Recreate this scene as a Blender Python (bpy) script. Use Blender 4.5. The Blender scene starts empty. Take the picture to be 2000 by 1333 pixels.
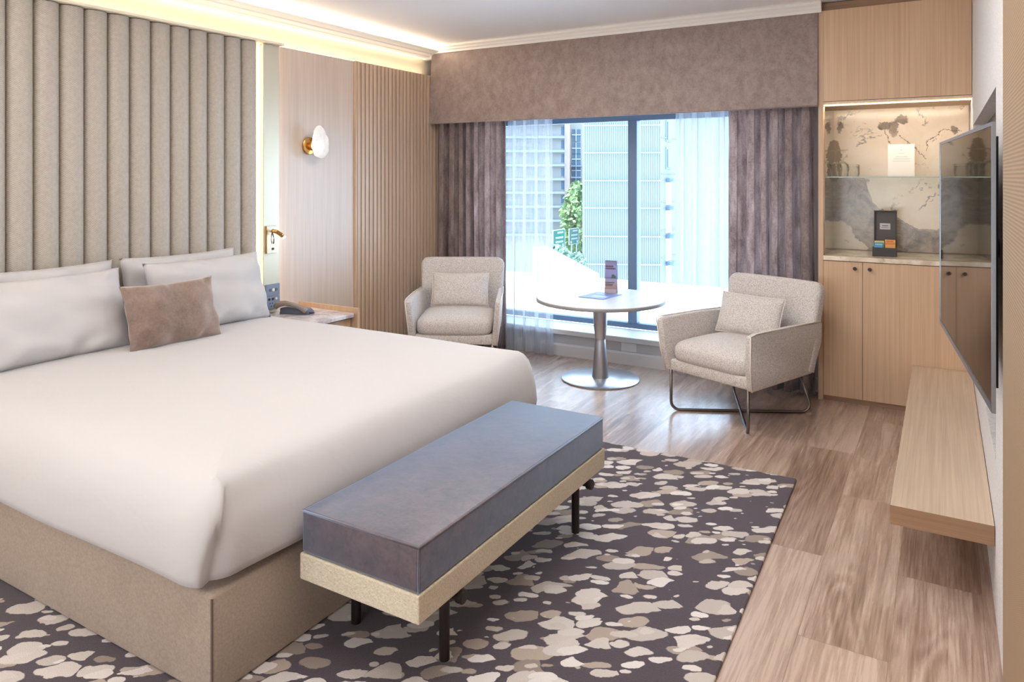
import bpy, bmesh, math, random
from mathutils import Vector, Matrix, noise
random.seed(7)
sc = bpy.context.scene
COL = sc.collection
PI = math.pi

# ------------------------------------------------------------------ camera
cam_d = bpy.data.cameras.new('camera'); cam = bpy.data.objects.new('camera', cam_d); COL.objects.link(cam)
cam.location = (0, 0, 1.5); cam.rotation_euler = (PI/2, 0, math.radians(30.697))
cam_d.sensor_width = 36; cam_d.lens = 25.511; cam_d.shift_y = -0.1605; cam_d.clip_start = 0.02; cam_d.clip_end = 900
sc.camera = cam

# ------------------------------------------------------------------ view
sc.view_settings.view_transform = 'Standard'; sc.view_settings.look = 'None'
sc.view_settings.exposure = 0.40; sc.view_settings.gamma = 1.0; sc.view_settings.use_curve_mapping = False
try:
    sc.cycles.use_denoising = True; sc.cycles.max_bounces = 10; sc.cycles.transparent_max_bounces = 16
    sc.cycles.diffuse_bounces = 5; sc.cycles.caustics_reflective = False; sc.cycles.caustics_refractive = False
    sc.cycles.sample_clamp_indirect = 6.0
except Exception: pass

# ------------------------------------------------------------------ daylight
w = bpy.data.worlds.new('sky'); sc.world = w; w.use_nodes = True
bg = w.node_tree.nodes['Background']; bg.inputs[0].default_value = (0.60, 0.80, 1.0, 1); bg.inputs[1].default_value = 6.5
sd = bpy.data.lights.new('sun', 'SUN'); sd.energy = 9.5; sd.angle = 0.02; sd.color = (1, .95, .88)
so = bpy.data.objects.new('sun', sd); COL.objects.link(so); so.rotation_euler = (math.radians(14), math.radians(-10), 0)

# ------------------------------------------------------------------ room lamps (ceiling) and added fill lights
def area(name, loc, sx, sy, power, col, rot=(0, 0, 0)):
    d = bpy.data.lights.new(name, 'AREA'); d.shape = 'RECTANGLE'; d.size = sx; d.size_y = sy; d.energy = power; d.color = col
    o = bpy.data.objects.new(name, d); COL.objects.link(o); o.location = loc; o.rotation_euler = rot; return o
WARM = (1.0, .78, .55); SOFT = (1.0, .95, .90); FILL = (.90, .94, 1.0)
area('ceiling_light_bed', (-2.3, 1.2, 2.64), 2.2, 1.4, 13, SOFT)
area('window_end_fill', (-1.9, 3.65, 2.64), 1.2, .6, 20, SOFT)  # added overhead fill to brighten the window end
area('ceiling_light_floor', (-0.9, 1.7, 2.64), 1.2, 2.4, 24, SOFT)
area('rear_fill_light', (-1.9, -2.3, 1.35), 3.6, 2.0, 115, FILL, (PI/2+.75, 0, 0))  # added fill, aimed up and forward from the unseen back of the room

# ------------------------------------------------------------------ node helpers
def lin(c):
    return tuple(((v/255)/12.92 if v/255 <= .04045 else (((v/255)+.055)/1.055)**2.4) for v in c) + (1,)
class NB:
    def __init__(s, name):
        s.m = bpy.data.materials.new(name); s.m.use_nodes = True; s.t = s.m.node_tree
        s.p = s.t.nodes['Principled BSDF']; s.out = s.t.nodes['Material Output']; s._c = None
    def n(s, ty, props=None, **inp):
        nd = s.t.nodes.new(ty)
        for k, v in (props or {}).items(): setattr(nd, k, v)
        for k, v in inp.items():
            key = int(k[1:]) if k[0] == 'i' and k[1:].isdigit() else k.replace('_', ' ')
            s.set(nd.inputs[key], v)
        return nd
    def set(s, sock, v):
        if hasattr(v, 'bl_idname') and hasattr(v, 'outputs'): v = v.outputs[0]
        if isinstance(v, bpy.types.NodeSocket): s.t.links.new(v, sock)
        else: sock.default_value = v
    def co(s, scale=(1, 1, 1), rot=(0, 0, 0), loc=(0, 0, 0), kind='Object'):
        if s._c is None: s._c = s.n('ShaderNodeTexCoord')
        return s.n('ShaderNodeMapping', None, Vector=s._c.outputs[kind], Scale=scale, Rotation=rot, Location=loc)
    def noise(s, vec, scale=5, detail=3, rough=.5, dist=0):
        return s.n('ShaderNodeTexNoise', None, Vector=vec, Scale=scale, Detail=detail, Roughness=rough, Distortion=dist)
    def ramp(s, fac, stops, interp='LINEAR'):
        r = s.n('ShaderNodeValToRGB', None, Fac=fac); cr = r.color_ramp; cr.interpolation = interp
        while len(cr.elements) < len(stops): cr.elements.new(.5)
        for e, (p, c) in zip(cr.elements, stops): e.position = p; e.color = c if len(c) == 4 else (*c, 1)
        return r
    def mix(s, fac, a, b, mode='MIX'):
        m = s.n('ShaderNodeMix', {'data_type': 'RGBA', 'blend_type': mode})
        s.set(m.inputs[0], fac); s.set(m.inputs[6], a); s.set(m.inputs[7], b); return m.outputs[2]
    def math(s, op, a, b=0.0, c=0.0, clamp=False):
        m = s.n('ShaderNodeMath', {'operation': op, 'use_clamp': clamp}); s.set(m.inputs[0], a); s.set(m.inputs[1], b); s.set(m.inputs[2], c); return m.outputs[0]
    def bump(s, h, strength=.3, dist=.01, normal=None):
        b = s.n('ShaderNodeBump', None, Height=h, Strength=strength, Distance=dist)
        if normal is not None: s.set(b.inputs['Normal'], normal)
        return b
    def P(s, **k):
        for a, v in k.items(): s.set(s.p.inputs[a.replace('_', ' ')], v)
        return s.m
def plain(name, rgb, rough=.6, metal=0, spec=.5, **k):
    b = NB(name); b.P(Base_Color=lin(rgb), Roughness=rough, Metallic=metal); b.p.inputs['Specular IOR Level'].default_value = spec
    for a, v in k.items(): b.set(b.p.inputs[a.replace('_', ' ')], v)
    return b.m
def emis(name, col, strength):
    b = NB(name); b.P(Base_Color=(*col, 1), Emission_Color=(*col, 1), Emission_Strength=strength); return b.m

# ------------------------------------------------------------------ materials
def wood(name, c1, c2, axis='z', rough=.45, fine=1.0, contrast=1.0, coat=0):
    b = NB(name); s = {'z': (60*fine, 60*fine, 1.2), 'y': (60*fine, 1.2, 60*fine), 'x': (1.2, 60*fine, 60*fine)}[axis]
    n1 = b.noise(b.co(s), 1, 4, .6); s2 = tuple(v*3.2 if v > 5 else v*1.5 for v in s); n2 = b.noise(b.co(s2), 1, 2, .5)
    s3 = tuple(v*.08 if v > 5 else v*.6 for v in s); n3 = b.noise(b.co(s3), 1, 2, .5)
    f = b.math('ADD', b.math('MULTIPLY', n1.outputs[0], .5), b.math('ADD', b.math('MULTIPLY', n2.outputs[0], .35), b.math('MULTIPLY', n3.outputs[0], .3)))
    r = b.ramp(f, [(.57-.14/contrast, lin(c1)), (.57+.14/contrast, lin(c2))])
    b.P(Base_Color=r, Roughness=rough, Normal=b.bump(n1, .06, .002), Coat_Weight=coat, Coat_Roughness=.33); return b.m
M = {}
M['oak'] = wood('oak veneer', (196, 162, 130), (216, 184, 152), 'z')
M['oak_y'] = wood('oak veneer along shelf', (186, 164, 142), (210, 190, 168), 'y')
M['oak_side'] = wood('oak veneer edge', (140, 108, 83), (160, 126, 98), 'x')
M['oak_wall'] = wood('oak wall panel', (204, 185, 168), (220, 203, 188), 'z', .38, .6, 1, .9)
M['oak_slat'] = wood('oak slats', (192, 164, 138), (214, 188, 160), 'z', .4, .6, 1, .7)
M['oak_dark'] = wood('dark oak groove', (92, 66, 46), (110, 82, 58), 'z')
M['white_paint'] = plain('white paint', (236, 234, 230), .6)
M['ceiling_paint'] = plain('ceiling paint', (244, 243, 244), .8, spec=.2)
M['cream_paint'] = plain('cream paint', (240, 228, 205), .7, spec=.2)
M['skirt'] = plain('satin white trim', (226, 226, 228), .4)

def wallpaper():
    b = NB('woven wallpaper'); n = b.noise(b.co((260, 260, 90)), 1, 2); n2 = b.noise(b.co((90, 90, 300)), 1, 2)
    f = b.math('MULTIPLY', b.math('ADD', n.outputs[0], n2.outputs[0]), .5)
    r = b.ramp(f, [(.38, lin((196, 194, 194))), (.62, lin((232, 230, 230)))])
    b.P(Base_Color=r, Roughness=.8, Normal=b.bump(f, .15, .002)); return b.m
M['wallpaper'] = wallpaper()
def weave(name, c1, c2, sc_=240, rot=PI/4, ax='yz'):
    b = NB(name); co = b.co((sc_, sc_, sc_), (rot, 0, 0) if ax == 'yz' else (0, rot, 0))
    ch = b.n('ShaderNodeTexChecker', None, Vector=co, Scale=1.0); n = b.noise(b.co((40, 40, 40)), 1, 2)
    cc = b.mix(ch.outputs[1], lin(c1), lin(c2)); cc = b.mix(b.math('MULTIPLY', n.outputs[0], .35), cc, lin(c1))
    b.P(Base_Color=cc, Roughness=.6, Normal=b.bump(ch.outputs[1], .2, .002)); return b.m
M['gold_weave'] = weave('gold beige weave', (166, 140, 108), (118, 94, 68), 170)

def floor_mat():
    b = NB('wood plank floor'); c = b.n('ShaderNodeTexCoord'); sep = b.n('ShaderNodeSeparateXYZ', None, Vector=c.outputs['Object'])
    v = b.n('ShaderNodeCombineXYZ', None, X=b.math('ADD', sep.outputs[1], .567), Y=b.math('ADD', sep.outputs[0], 5.71), Z=0.0)
    br = b.n('ShaderNodeTexBrick', {'offset': .47, 'offset_frequency': 2}, Vector=v, Color1=(0, 0, 0, 1), Color2=(1, 1, 1, 1), Mortar=(.5, .5, .5, 1), Scale=1.0, Mortar_Size=.0012, Brick_Width=1.22, Row_Height=.265)
    br.inputs['Mortar Smooth'].default_value = .1; br.inputs['Bias'].default_value = 0
    off = b.n('ShaderNodeVectorMath', {'operation': 'MULTIPLY'}); b.set(off.inputs[0], br.outputs[0]); off.inputs[1].default_value = (7.3, 11.1, 3.7)
    add = b.n('ShaderNodeVectorMath', {'operation': 'ADD'}); b.set(add.inputs[0], c.outputs['Object']); b.set(add.inputs[1], off)
    mp = b.n('ShaderNodeMapping', None, Vector=add, Scale=(15, 1.3, 1)); big = b.noise(mp, 1.0, 4, .5, .5)
    mp2 = b.n('ShaderNodeMapping', None, Vector=add, Scale=(120, 4, 1)); fine = b.noise(mp2, 1.0, 4, .6)
    mp3 = b.n('ShaderNodeMapping', None, Vector=add, Scale=(3.2, .55, 1)); cn = b.noise(mp3, 1.0, 2, .5)
    rings = b.math('SINE', b.math('MULTIPLY', cn.outputs[0], 150)); rmask = b.ramp(cn, [(.50, (0, 0, 0, 1)), (.60, (1, 1, 1, 1))])
    f = b.math('ADD', b.math('MULTIPLY', big.outputs[0], .5), b.math('MULTIPLY', fine.outputs[0], .5))
    f = b.math('ADD', f, b.math('MULTIPLY', b.math('SUBTRACT', br.outputs[0], .5), .17))
    f = b.math('ADD', f, b.math('MULTIPLY', b.math('MULTIPLY', rings, rmask.outputs[0]), .055))
    r = b.ramp(f, [(.33, lin((130, 104, 88))), (.47, lin((168, 142, 126))), (.62, lin((202, 179, 163)))])
    col = b.mix(b.math('MULTIPLY', br.outputs[1], .5), r, lin((110, 86, 70)))
    b.P(Base_Color=col, Roughness=b.ramp(f, [(.3, (.34,)*3), (.7, (.22,)*3)]), Coat_Weight=.7, Coat_Roughness=.2, Normal=b.bump(b.math('SUBTRACT', f, b.math('MULTIPLY', br.outputs[1], .4)), .12, .003)); return b.m
M['floor'] = floor_mat()

def rug_mat():
    b = NB('patterned rug'); c = b.n('ShaderNodeTexCoord').outputs['Object']
    wn = b.noise(c, 9, 2, .5); off = b.n('ShaderNodeVectorMath', {'operation': 'SCALE'}); b.set(off.inputs[0], wn.outputs[1]); off.inputs['Scale'].default_value = .06
    wn2 = b.noise(c, 60, 2, .5); off2 = b.n('ShaderNodeVectorMath', {'operation': 'SCALE'}); b.set(off2.inputs[0], wn2.outputs[1]); off2.inputs['Scale'].default_value = .010
    v0 = b.n('ShaderNodeVectorMath', {'operation': 'ADD'}); b.set(v0.inputs[0], c); b.set(v0.inputs[1], off)
    v1 = b.n('ShaderNodeVectorMath', {'operation': 'ADD'}); b.set(v1.inputs[0], v0); b.set(v1.inputs[1], off2)
    wob = b.noise(c, 2600 / 10, 2, .6)
    base = b.mix(wob.outputs[0], lin((50, 42, 48)), lin((100, 89, 98)))
    col = base
    specs = [((8.0, 15.0), .0, .33, (192, 176, 162), (152, 138, 128), .62), ((7.2, 14.0), 3.7, .33, (226, 218, 212), (196, 186, 178), .42), ((10.5, 21.0), 8.1, .30, (210, 200, 192), (240, 234, 230), .40)]
    v1 = b.n('ShaderNodeMapping', None, Vector=v1, Rotation=(0, 0, -.60))
    for (sx, sy), o, rad, ca, cb, kp in specs:
        mp = b.n('ShaderNodeMapping', None, Vector=v1, Scale=(sx, sy, 0), Location=(o, o*1.7, 0))
        vo = b.n('ShaderNodeTexVoronoi', {'voronoi_dimensions': '2D'}, Vector=mp, Scale=1.0, Randomness=1.0)
        sp = b.n('ShaderNodeSeparateColor', None, Color=vo.outputs[1])
        r_ = b.math('MULTIPLY', sp.outputs[0], rad*1.9); mask = b.math('MULTIPLY', b.math('SUBTRACT', r_, vo.outputs[0]), 30.0, clamp=True)
        keep = b.math('GREATER_THAN', sp.outputs[1], kp); mask = b.math('MULTIPLY', mask, keep)
        bc = b.mix(sp.outputs[2], lin(ca), lin(cb)); bc = b.mix(b.math('MULTIPLY', wob.outputs[0], .35), bc, lin((120, 108, 100)))
        col = b.mix(mask, col, bc)
    b.P(Base_Color=col, Roughness=.95, Normal=b.bump(wob, .5, .004)); b.p.inputs['Specular IOR Level'].default_value = .1
    b.p.inputs['Sheen Weight'].default_value = .25; return b.m
M['rug'] = rug_mat()

def velvet(name, c1, c2, scale=7, stretch=(1, 1, .45), sheen=.9, tint=(.75, .82, .95), rough=.55):
    b = NB(name); n = b.noise(b.co(stretch), scale, 10, .74, .25); n2 = b.noise(b.co((1, 1, 1)), 90, 3, .6)
    f = b.math('ADD', b.math('MULTIPLY', n.outputs[0], .75), b.math('MULTIPLY', n2.outputs[0], .25))
    r = b.ramp(f, [(.36, lin(c1)), (.64, lin(c2))])
    b.P(Base_Color=r, Roughness=rough, Normal=b.bump(n, .12, .01), Sheen_Weight=sheen, Sheen_Roughness=.5, Sheen_Tint=(*tint, 1)); b.p.inputs['Specular IOR Level'].default_value = .25 if rough > .5 else .8
    return b.m
M['bench_velvet'] = velvet('aubergine velvet', (46, 29, 32), (98, 74, 76), 14, (1, 1, 1), 1.0, (.50, .72, 1.0), .42)  # blue of the daylight put into the sheen tint
M['curtain_velvet'] = velvet('mauve velvet', (128, 110, 109), (204, 186, 182), 14, (1, 1, .35), .6, (.9, .88, .9))
M['pelmet_velvet'] = velvet('taupe velvet', (128, 112, 108), (162, 146, 140), 14, (1, 1, .8), .4, (.95, .92, .9))
M['cushion_velvet'] = velvet('brown velvet', (108, 88, 78), (146, 124, 112), 5, (1, 1, 1), .8, (1, .88, .8))
def fabric(name, c1, c2, s1=700, s2=60, bumpd=.002, bs=.4, rough=.85, sheen=.2):
    b = NB(name); co = b.co((1, 1, 1)); n = b.noise(co, s1, 2, .6); n2 = b.noise(co, s2, 3, .5); n3 = b.noise(co, 4, 2)
    f = b.math('ADD', b.math('MULTIPLY', n.outputs[0], .45), b.math('ADD', b.math('MULTIPLY', n2.outputs[0], .4), b.math('MULTIPLY', n3.outputs[0], .15)))
    r = b.ramp(f, [(.25, lin(c1)), (.75, lin(c2))])
    b.P(Base_Color=r, Roughness=rough, Normal=b.bump(f, bs, bumpd), Sheen_Weight=sheen); b.p.inputs['Specular IOR Level'].default_value = .2
    return b.m
M['base_fabric'] = fabric('taupe linen', (140, 124, 112), (184, 168, 152), 320, 120, .001, .3)
M['boucle'] = fabric('cream boucle', (186, 172, 146), (232, 222, 200), 220, 120, .006, .8)
M['piping'] = fabric('pale piping', (214, 204, 194), (232, 224, 216))
def chairfab():
    b = NB('oatmeal basket weave'); co = b.co((1, 1, 1), (0.0, 0, 0), kind='Generated')
    co = b.co((1, 1, 1)); vo = b.n('ShaderNodeTexVoronoi', None, Vector=co, Scale=170.0, Randomness=1.0)
    n = b.noise(co, 240, 2, .6); f = b.math('ADD', b.math('MULTIPLY', b.math('SUBTRACT', 1.0, vo.outputs[0]), .6), b.math('MULTIPLY', n.outputs[0], .4))
    r = b.ramp(f, [(.35, lin((182, 175, 171))), (.72, lin((228, 222, 217)))])
    b.P(Base_Color=r, Roughness=.9, Normal=b.bump(f, .45, .003), Sheen_Weight=.2); b.p.inputs['Specular IOR Level'].default_value = .15; return b.m
M['chair_fabric'] = chairfab()
def linen():
    b = NB('white cotton'); n = b.noise(b.co((1, 1, 1)), 3.2, 4, .55, .4); n2 = b.noise(b.co((1, 1, 1)), 26, 3, .5)
    f = b.math('ADD', b.math('MULTIPLY', n.outputs[0], .8), b.math('MULTIPLY', n2.outputs[0], .12))
    b.P(Base_Color=lin((197, 194, 194)), Roughness=.75, Normal=b.bump(f, .35, .02), Sheen_Weight=.15); b.p.inputs['Specular IOR Level'].default_value = .2; return b.m
M['linen'] = linen()
def headmat():
    b = NB('chevron vinyl'); c = b.n('ShaderNodeTexCoord'); sp = b.n('ShaderNodeSeparateXYZ', None, Vector=c.outputs['Object'])
    zig = b.math('PINGPONG', sp.outputs[1], .011); z = b.math('ADD', sp.outputs[2], zig)
    st = b.math('SINE', b.math('MULTIPLY', z, 2*PI/.0095)); n = b.noise(b.co((1, 1, 1)), 60, 3)
    f = b.math('ADD', b.math('MULTIPLY', st, .14), b.math('ADD', b.math('MULTIPLY', n.outputs[0], .35), .3))
    r = b.ramp(f, [(.25, lin((160, 150, 138))), (.70, lin((200, 191, 178)))])
    b.P(Base_Color=r, Roughness=.36, Normal=b.bump(st, .28, .0015)); return b.m
M['head'] = headmat()
M['champagne'] = plain('champagne metal', (222, 216, 194), .38, .45)
M['brass'] = plain('polished brass', (206, 158, 92), .22, 1)
M['brushed'] = plain('brushed steel', (196, 198, 204), .32, 1)
M['dark_metal'] = plain('dark bronze', (58, 50, 50), .4, .7)
M['gun_metal'] = plain('gunmetal', (120, 112, 108), .28, 1)
M['frame_grey'] = plain('grey window frame', (104, 126, 152), .45, .2)
M['black'] = plain('matt black', (34, 34, 36), .5)
M['black_card'] = plain('charcoal box', (62, 60, 60), .6)
M['box_inner'] = plain('charcoal lining', (84, 78, 76), .55)
M['tv_frame'] = plain('silver bezel', (170, 182, 198), .25, .9)
M['screen'] = plain('tv screen', (10, 9, 10), .03, 0, .9, IOR=3.2)
M['plastic_blue'] = plain('grey switch plate', (140, 150, 166), .3, .4)
M['phone_body'] = plain('phone plastic', (146, 134, 126), .3)
M['phone_keys'] = plain('phone keypad', (98, 108, 124), .3)
M['white_plastic'] = plain('white plastic', (236, 238, 242), .35)
M['paper'] = plain('white card', (250, 246, 238), .6)
M['print_grey'] = plain('grey print', (214, 208, 202), .7)
M['tabletop'] = wood('limed oak top', (206, 206, 208), (228, 228, 230), 'y', .28, .4, 1, .5)
M['table_edge'] = plain('table edge', (150, 148, 150), .35)
def glass(name, col=(1, 1, 1), k=.6):
    b = NB(name); t = b.n('ShaderNodeBsdfTransparent', None, Color=(*col, 1)); g = b.n('ShaderNodeBsdfGlossy', None, Roughness=.02, Color=(1, 1, 1, 1))
    fr = b.n('ShaderNodeFresnel', None, IOR=1.35); mx = b.n('ShaderNodeMixShader', None); b.set(mx.inputs[0], b.math('MULTIPLY', fr.outputs[0], k)); b.set(mx.inputs[1], t); b.set(mx.inputs[2], g)
    b.t.links.new(mx.outputs[0], b.out.inputs[0]); return b.m
M['window_glass'] = glass('window glass', (.96, .98, 1.0))
M['glass_edge'] = plain('green glass edge', (150, 176, 160), .15)
M['shelf_glass'] = glass('shelf glass', (.90, .96, .92))
M['clear'] = glass('drinking glass', (.985, .985, .975), .55)
M['mirror'] = plain('mirror', (225, 222, 214), .01, 1)
def sheer():
    b = NB('sheer voile'); d = b.n('ShaderNodeBsdfDiffuse', None, Color=lin((205, 211, 221))); t = b.n('ShaderNodeBsdfTranslucent', None, Color=lin((205, 211, 221)))
    m1 = b.n('ShaderNodeMixShader', None); b.set(m1.inputs[0], .45); b.set(m1.inputs[1], d); b.set(m1.inputs[2], t)
    tr = b.n('ShaderNodeBsdfTransparent', None, Color=(1, 1, 1, 1)); n = b.noise(b.co((60, 60, 8)), 1, 2)
    lw = b.n('ShaderNodeLayerWeight', None, Blend=.35)
    f = b.math('ADD', b.math('MULTIPLY', lw.outputs[1], .8), b.math('ADD', .45, b.math('MULTIPLY', b.math('SUBTRACT', n.outputs[0], .5), .3)), clamp=True)
    m2 = b.n('ShaderNodeMixShader', None); b.set(m2.inputs[0], f); b.set(m2.inputs[1], tr); b.set(m2.inputs[2], m1); b.t.links.new(m2.outputs[0], b.out.inputs[0]); return b.m
M['sheer'] = sheer()
def marble(name, light, mid, grey, slab=False, scale=3.0):
    b = NB(name); co = b.co((1, 1, 1)); n = b.noise(co, scale, 6, .6, .6); n2 = b.noise(co, scale*3.2, 5, .6, .3)
    base = b.ramp(n, [(.35, lin(mid)), (.6, lin(light))])
    wn = b.noise(co, scale*.9, 6, .65, .4); ve = b.math('ABSOLUTE', b.math('SUBTRACT', wn.outputs[0], .5))
    vm = b.ramp(ve, [(.0, (1,)*3), (.012, (0,)*3)]); vk = b.ramp(n2, [(.50, (0,)*3), (.62, (1,)*3)])
    veins = b.math('MULTIPLY', b.math('MULTIPLY', vm.outputs[0], vk.outputs[0]), .8)
    col = b.mix(veins, base, lin((74, 62, 54)))
    if slab:
        c = b.n('ShaderNodeTexCoord'); sp = b.n('ShaderNodeSeparateXYZ', None, Vector=c.outputs['Object'])
        x = b.math('DIVIDE', b.math('ADD', sp.outputs[0], .70), .90)         # 0..1 across the niche
        thr = b.n('ShaderNodeFloatCurve', None, Value=x); cv = thr.mapping.curves[0]
        pts = [(0, .50), (.245, .505), (.262, .43), (.30, .33), (.40, .245), (.52, .21), (.62, .155), (.74, .15), (.86, .26), (1, .35)]
        while len(cv.points) < len(pts): cv.points.new(.5, .5)
        for p_, q in zip(cv.points, pts): p_.location = q; p_.handle_type = 'VECTOR'
        thr.mapping.update()
        z = b.math('SUBTRACT', sp.outputs[2], .97)
        z = b.math('ADD', z, b.math('MULTIPLY', b.math('SUBTRACT', n2.outputs[0], .5), .09))
        zt = b.math('MULTIPLY', thr.outputs[0], 1.03)
        d = b.math('SUBTRACT', zt, z); gm = b.math('MULTIPLY', d, 120, clamp=True)
        edge = b.math('SUBTRACT', 1.0, b.math('MULTIPLY', b.math('ABSOLUTE', d), 160, clamp=True), clamp=True)
        g1 = b.ramp(b.noise(co, 9, 8, .75, .8), [(.3, lin(tuple(v*.62 for v in grey))), (.7, lin(tuple(min(255, v*1.35) for v in grey)))])
        # cream island low at the left, dark pointed lobe and blots above the shelf at the left
        nx_ = b.noise(b.co((1, 1, 1), loc=(3, 1, 2)), 16, 5, .7); nz_ = b.noise(b.co((1, 1, 1), loc=(7, 5, 9)), 16, 5, .7)
        px_ = b.math('ADD', sp.outputs[0], b.math('MULTIPLY', b.math('SUBTRACT', nx_.outputs[0], .5), .09)); pz_ = b.math('ADD', sp.outputs[2], b.math('MULTIPLY', b.math('SUBTRACT', nz_.outputs[0], .5), .09))
        def blob(cx, cz, rx, rz, sharp=9):
            a = b.math('POWER', b.math('DIVIDE', b.math('SUBTRACT', px_, cx), rx), 2); e = b.math('POWER', b.math('DIVIDE', b.math('SUBTRACT', pz_, cz), rz), 2)
            return b.math('MULTIPLY', b.math('SUBTRACT', 1.0, b.math('ADD', a, e)), sharp, clamp=True)
        isl = b.math('MAXIMUM', blob(-.66, 1.02, .11, .16), blob(-.60, .98, .15, .07)); gm = b.math('MULTIPLY', gm, b.math('SUBTRACT', 1.0, isl, clamp=True), clamp=True)
        col = b.mix(gm, col, g1); col = b.mix(b.math('MULTIPLY', edge, .7), col, lin((84, 70, 60)))
        lobe = blob(-.70, 1.62, .062, .17, 12); col = b.mix(lobe, col, lin((150, 132, 112)))
        for cx, cz, rx, rz in ((-.645, 1.86, .022, .045), (-.64, 1.93, .035, .018), (-.36, 1.86, .05, .03), (-.30, 1.84, .03, .07), (-.25, 1.90, .045, .035), (.02, 1.44, .05, .07), (.07, 1.82, .02, .035)):
            col = b.mix(b.math('MULTIPLY', b.math('MULTIPLY', blob(cx, cz, rx, rz, 3), n2.outputs[0]), 1.6, clamp=True), col, lin((110, 94, 78)))
        # crack lines
        def crack(x0, z0, x1, z1, wd=.0035, wob=.05):
            L = math.hypot(x1-x0, z1-z0); ux, uz = (x1-x0)/L, (z1-z0)/L
            dx = b.math('SUBTRACT', px_, x0); dz = b.math('SUBTRACT', pz_, z0)
            t = b.math('ADD', b.math('MULTIPLY', dx, ux), b.math('MULTIPLY', dz, uz)); s_ = b.math('ABSOLUTE', b.math('SUBTRACT', b.math('MULTIPLY', dx, uz), b.math('MULTIPLY', dz, ux)))
            a = b.math('MULTIPLY', b.math('SUBTRACT', wd, s_), 600, clamp=True)
            return b.math('MULTIPLY', a, b.math('MULTIPLY', b.math('GREATER_THAN', t, 0.0), b.math('LESS_THAN', t, L)))
        for a_ in ((-.26, 1.80, -.13, 1.66), (-.13, 1.66, -.10, 1.63), (-.09, 1.75, .0, 1.82), (.0, 1.82, .11, 1.81), (-.10, 1.68, -.09, 1.76), (-.36, 1.83, -.31, 1.70), (-.40, 1.25, -.28, 1.265), (-.155, 1.26, -.10, 1.31), (-.10, 1.31, -.105, 1.35), (-.105, 1.35, -.04, 1.385)):
            col = b.mix(b.math('MULTIPLY', crack(*a_), .75), col, lin((70, 56, 46)))
    b.P(Base_Color=col, Roughness=.18); return b.m
M['slab'] = marble('cream marble slab', (242, 230, 212), (226, 208, 186), (150, 138, 126), True, 2.2)
M['counter'] = marble('marble counter', (240, 228, 208), (204, 184, 160), (150, 140, 128), False, 7)
M['ns_marble'] = marble('marble nightstand top', (226, 220, 222), (178, 164, 164), (150, 140, 140), False, 9)
M['led'] = emis('warm led', (1.0, .80, .54), 11.0)
M['led_cove'] = emis('cove led', (1.0, .82, .60), 7.0); M['led_cornice'] = emis('cornice led', (1.0, .86, .68), 13.0)
M['led_niche'] = emis('niche led', (1.0, .88, .70), 42.0)
M['lamp_tip'] = emis('reading lamp diode', (1.0, .90, .74), 60.0)
M['bulb'] = emis('sconce bulb', (1.0, .88, .68), 9.0)

# ------------------------------------------------------------------ mesh helpers (all given in world coordinates unless local=True)
def setk(o, label=None, cat=None, group=None, kind=None):
    for k, v in (('label', label), ('category', cat), ('group', group), ('kind', kind)):
        if v: o[k] = v
    return o
def thing(name, label, cat, loc=(0, 0, 0), rz=0, group=None):
    o = bpy.data.objects.new(name, None); COL.objects.link(o); o.location = loc; o.rotation_euler = (0, 0, rz); o.empty_display_size = .1
    return setk(o, label, cat, group)
def obj(name, bm, mat, parent=None, local=False, smooth=False, angle=None, label=None, cat=None, group=None, kind=None, origin=True):
    me = bpy.data.meshes.new(name)
    bmesh.ops.recalc_face_normals(bm, faces=bm.faces)
    if parent is not None and not local:
        pm = Matrix.Identity(4); p = parent; chain = []
        while p is not None: chain.append(p); p = p.parent
        for q in reversed(chain): pm = pm @ (Matrix.Translation(q.location) @ q.rotation_euler.to_matrix().to_4x4())
        bm.transform(pm.inverted())
    shift = None
    if parent is None and origin and not local and bm.verts:
        xs = [v.co for v in bm.verts]; lo = Vector([min(c[i] for c in xs) for i in range(3)]); hi = Vector([max(c[i] for c in xs) for i in range(3)])
        shift = Vector(((lo.x+hi.x)/2, (lo.y+hi.y)/2, lo.z)); bm.transform(Matrix.Translation(-shift))
    for f in bm.faces: f.smooth = smooth or angle is not None
    if angle is not None:
        for e in bm.edges:
            if len(e.link_faces) == 2 and e.calc_face_angle(0) > math.radians(angle): e.smooth = False
    bm.to_mesh(me); bm.free()
    for m in (mat if isinstance(mat, (list, tuple)) else [mat]): me.materials.append(m)
    o = bpy.data.objects.new(name, me); COL.objects.link(o)
    if parent is not None: o.parent = parent
    if shift is not None: o.location = shift
    return setk(o, label, cat, group, kind)
def NBM(): return bmesh.new()
def box(bm, x0, x1, y0, y1, z0, z1, bev=0, seg=2, mi=0):
    r = bmesh.ops.create_cube(bm, size=1.0); vs = r['verts']
    for v in vs: v.co = Vector(((x0+x1)/2+v.co.x*(x1-x0), (y0+y1)/2+v.co.y*(y1-y0), (z0+z1)/2+v.co.z*(z1-z0)))
    fs = set(f for v in vs for f in v.link_faces)
    for f in fs: f.material_index = mi
    if bev:
        es = list({e for v in vs for e in v.link_edges}); bmesh.ops.bevel(bm, geom=es, offset=bev, segments=seg, affect='EDGES', profile=.5)
    return bm
def B(*a, **k): return box(NBM(), *a, **k)
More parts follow.
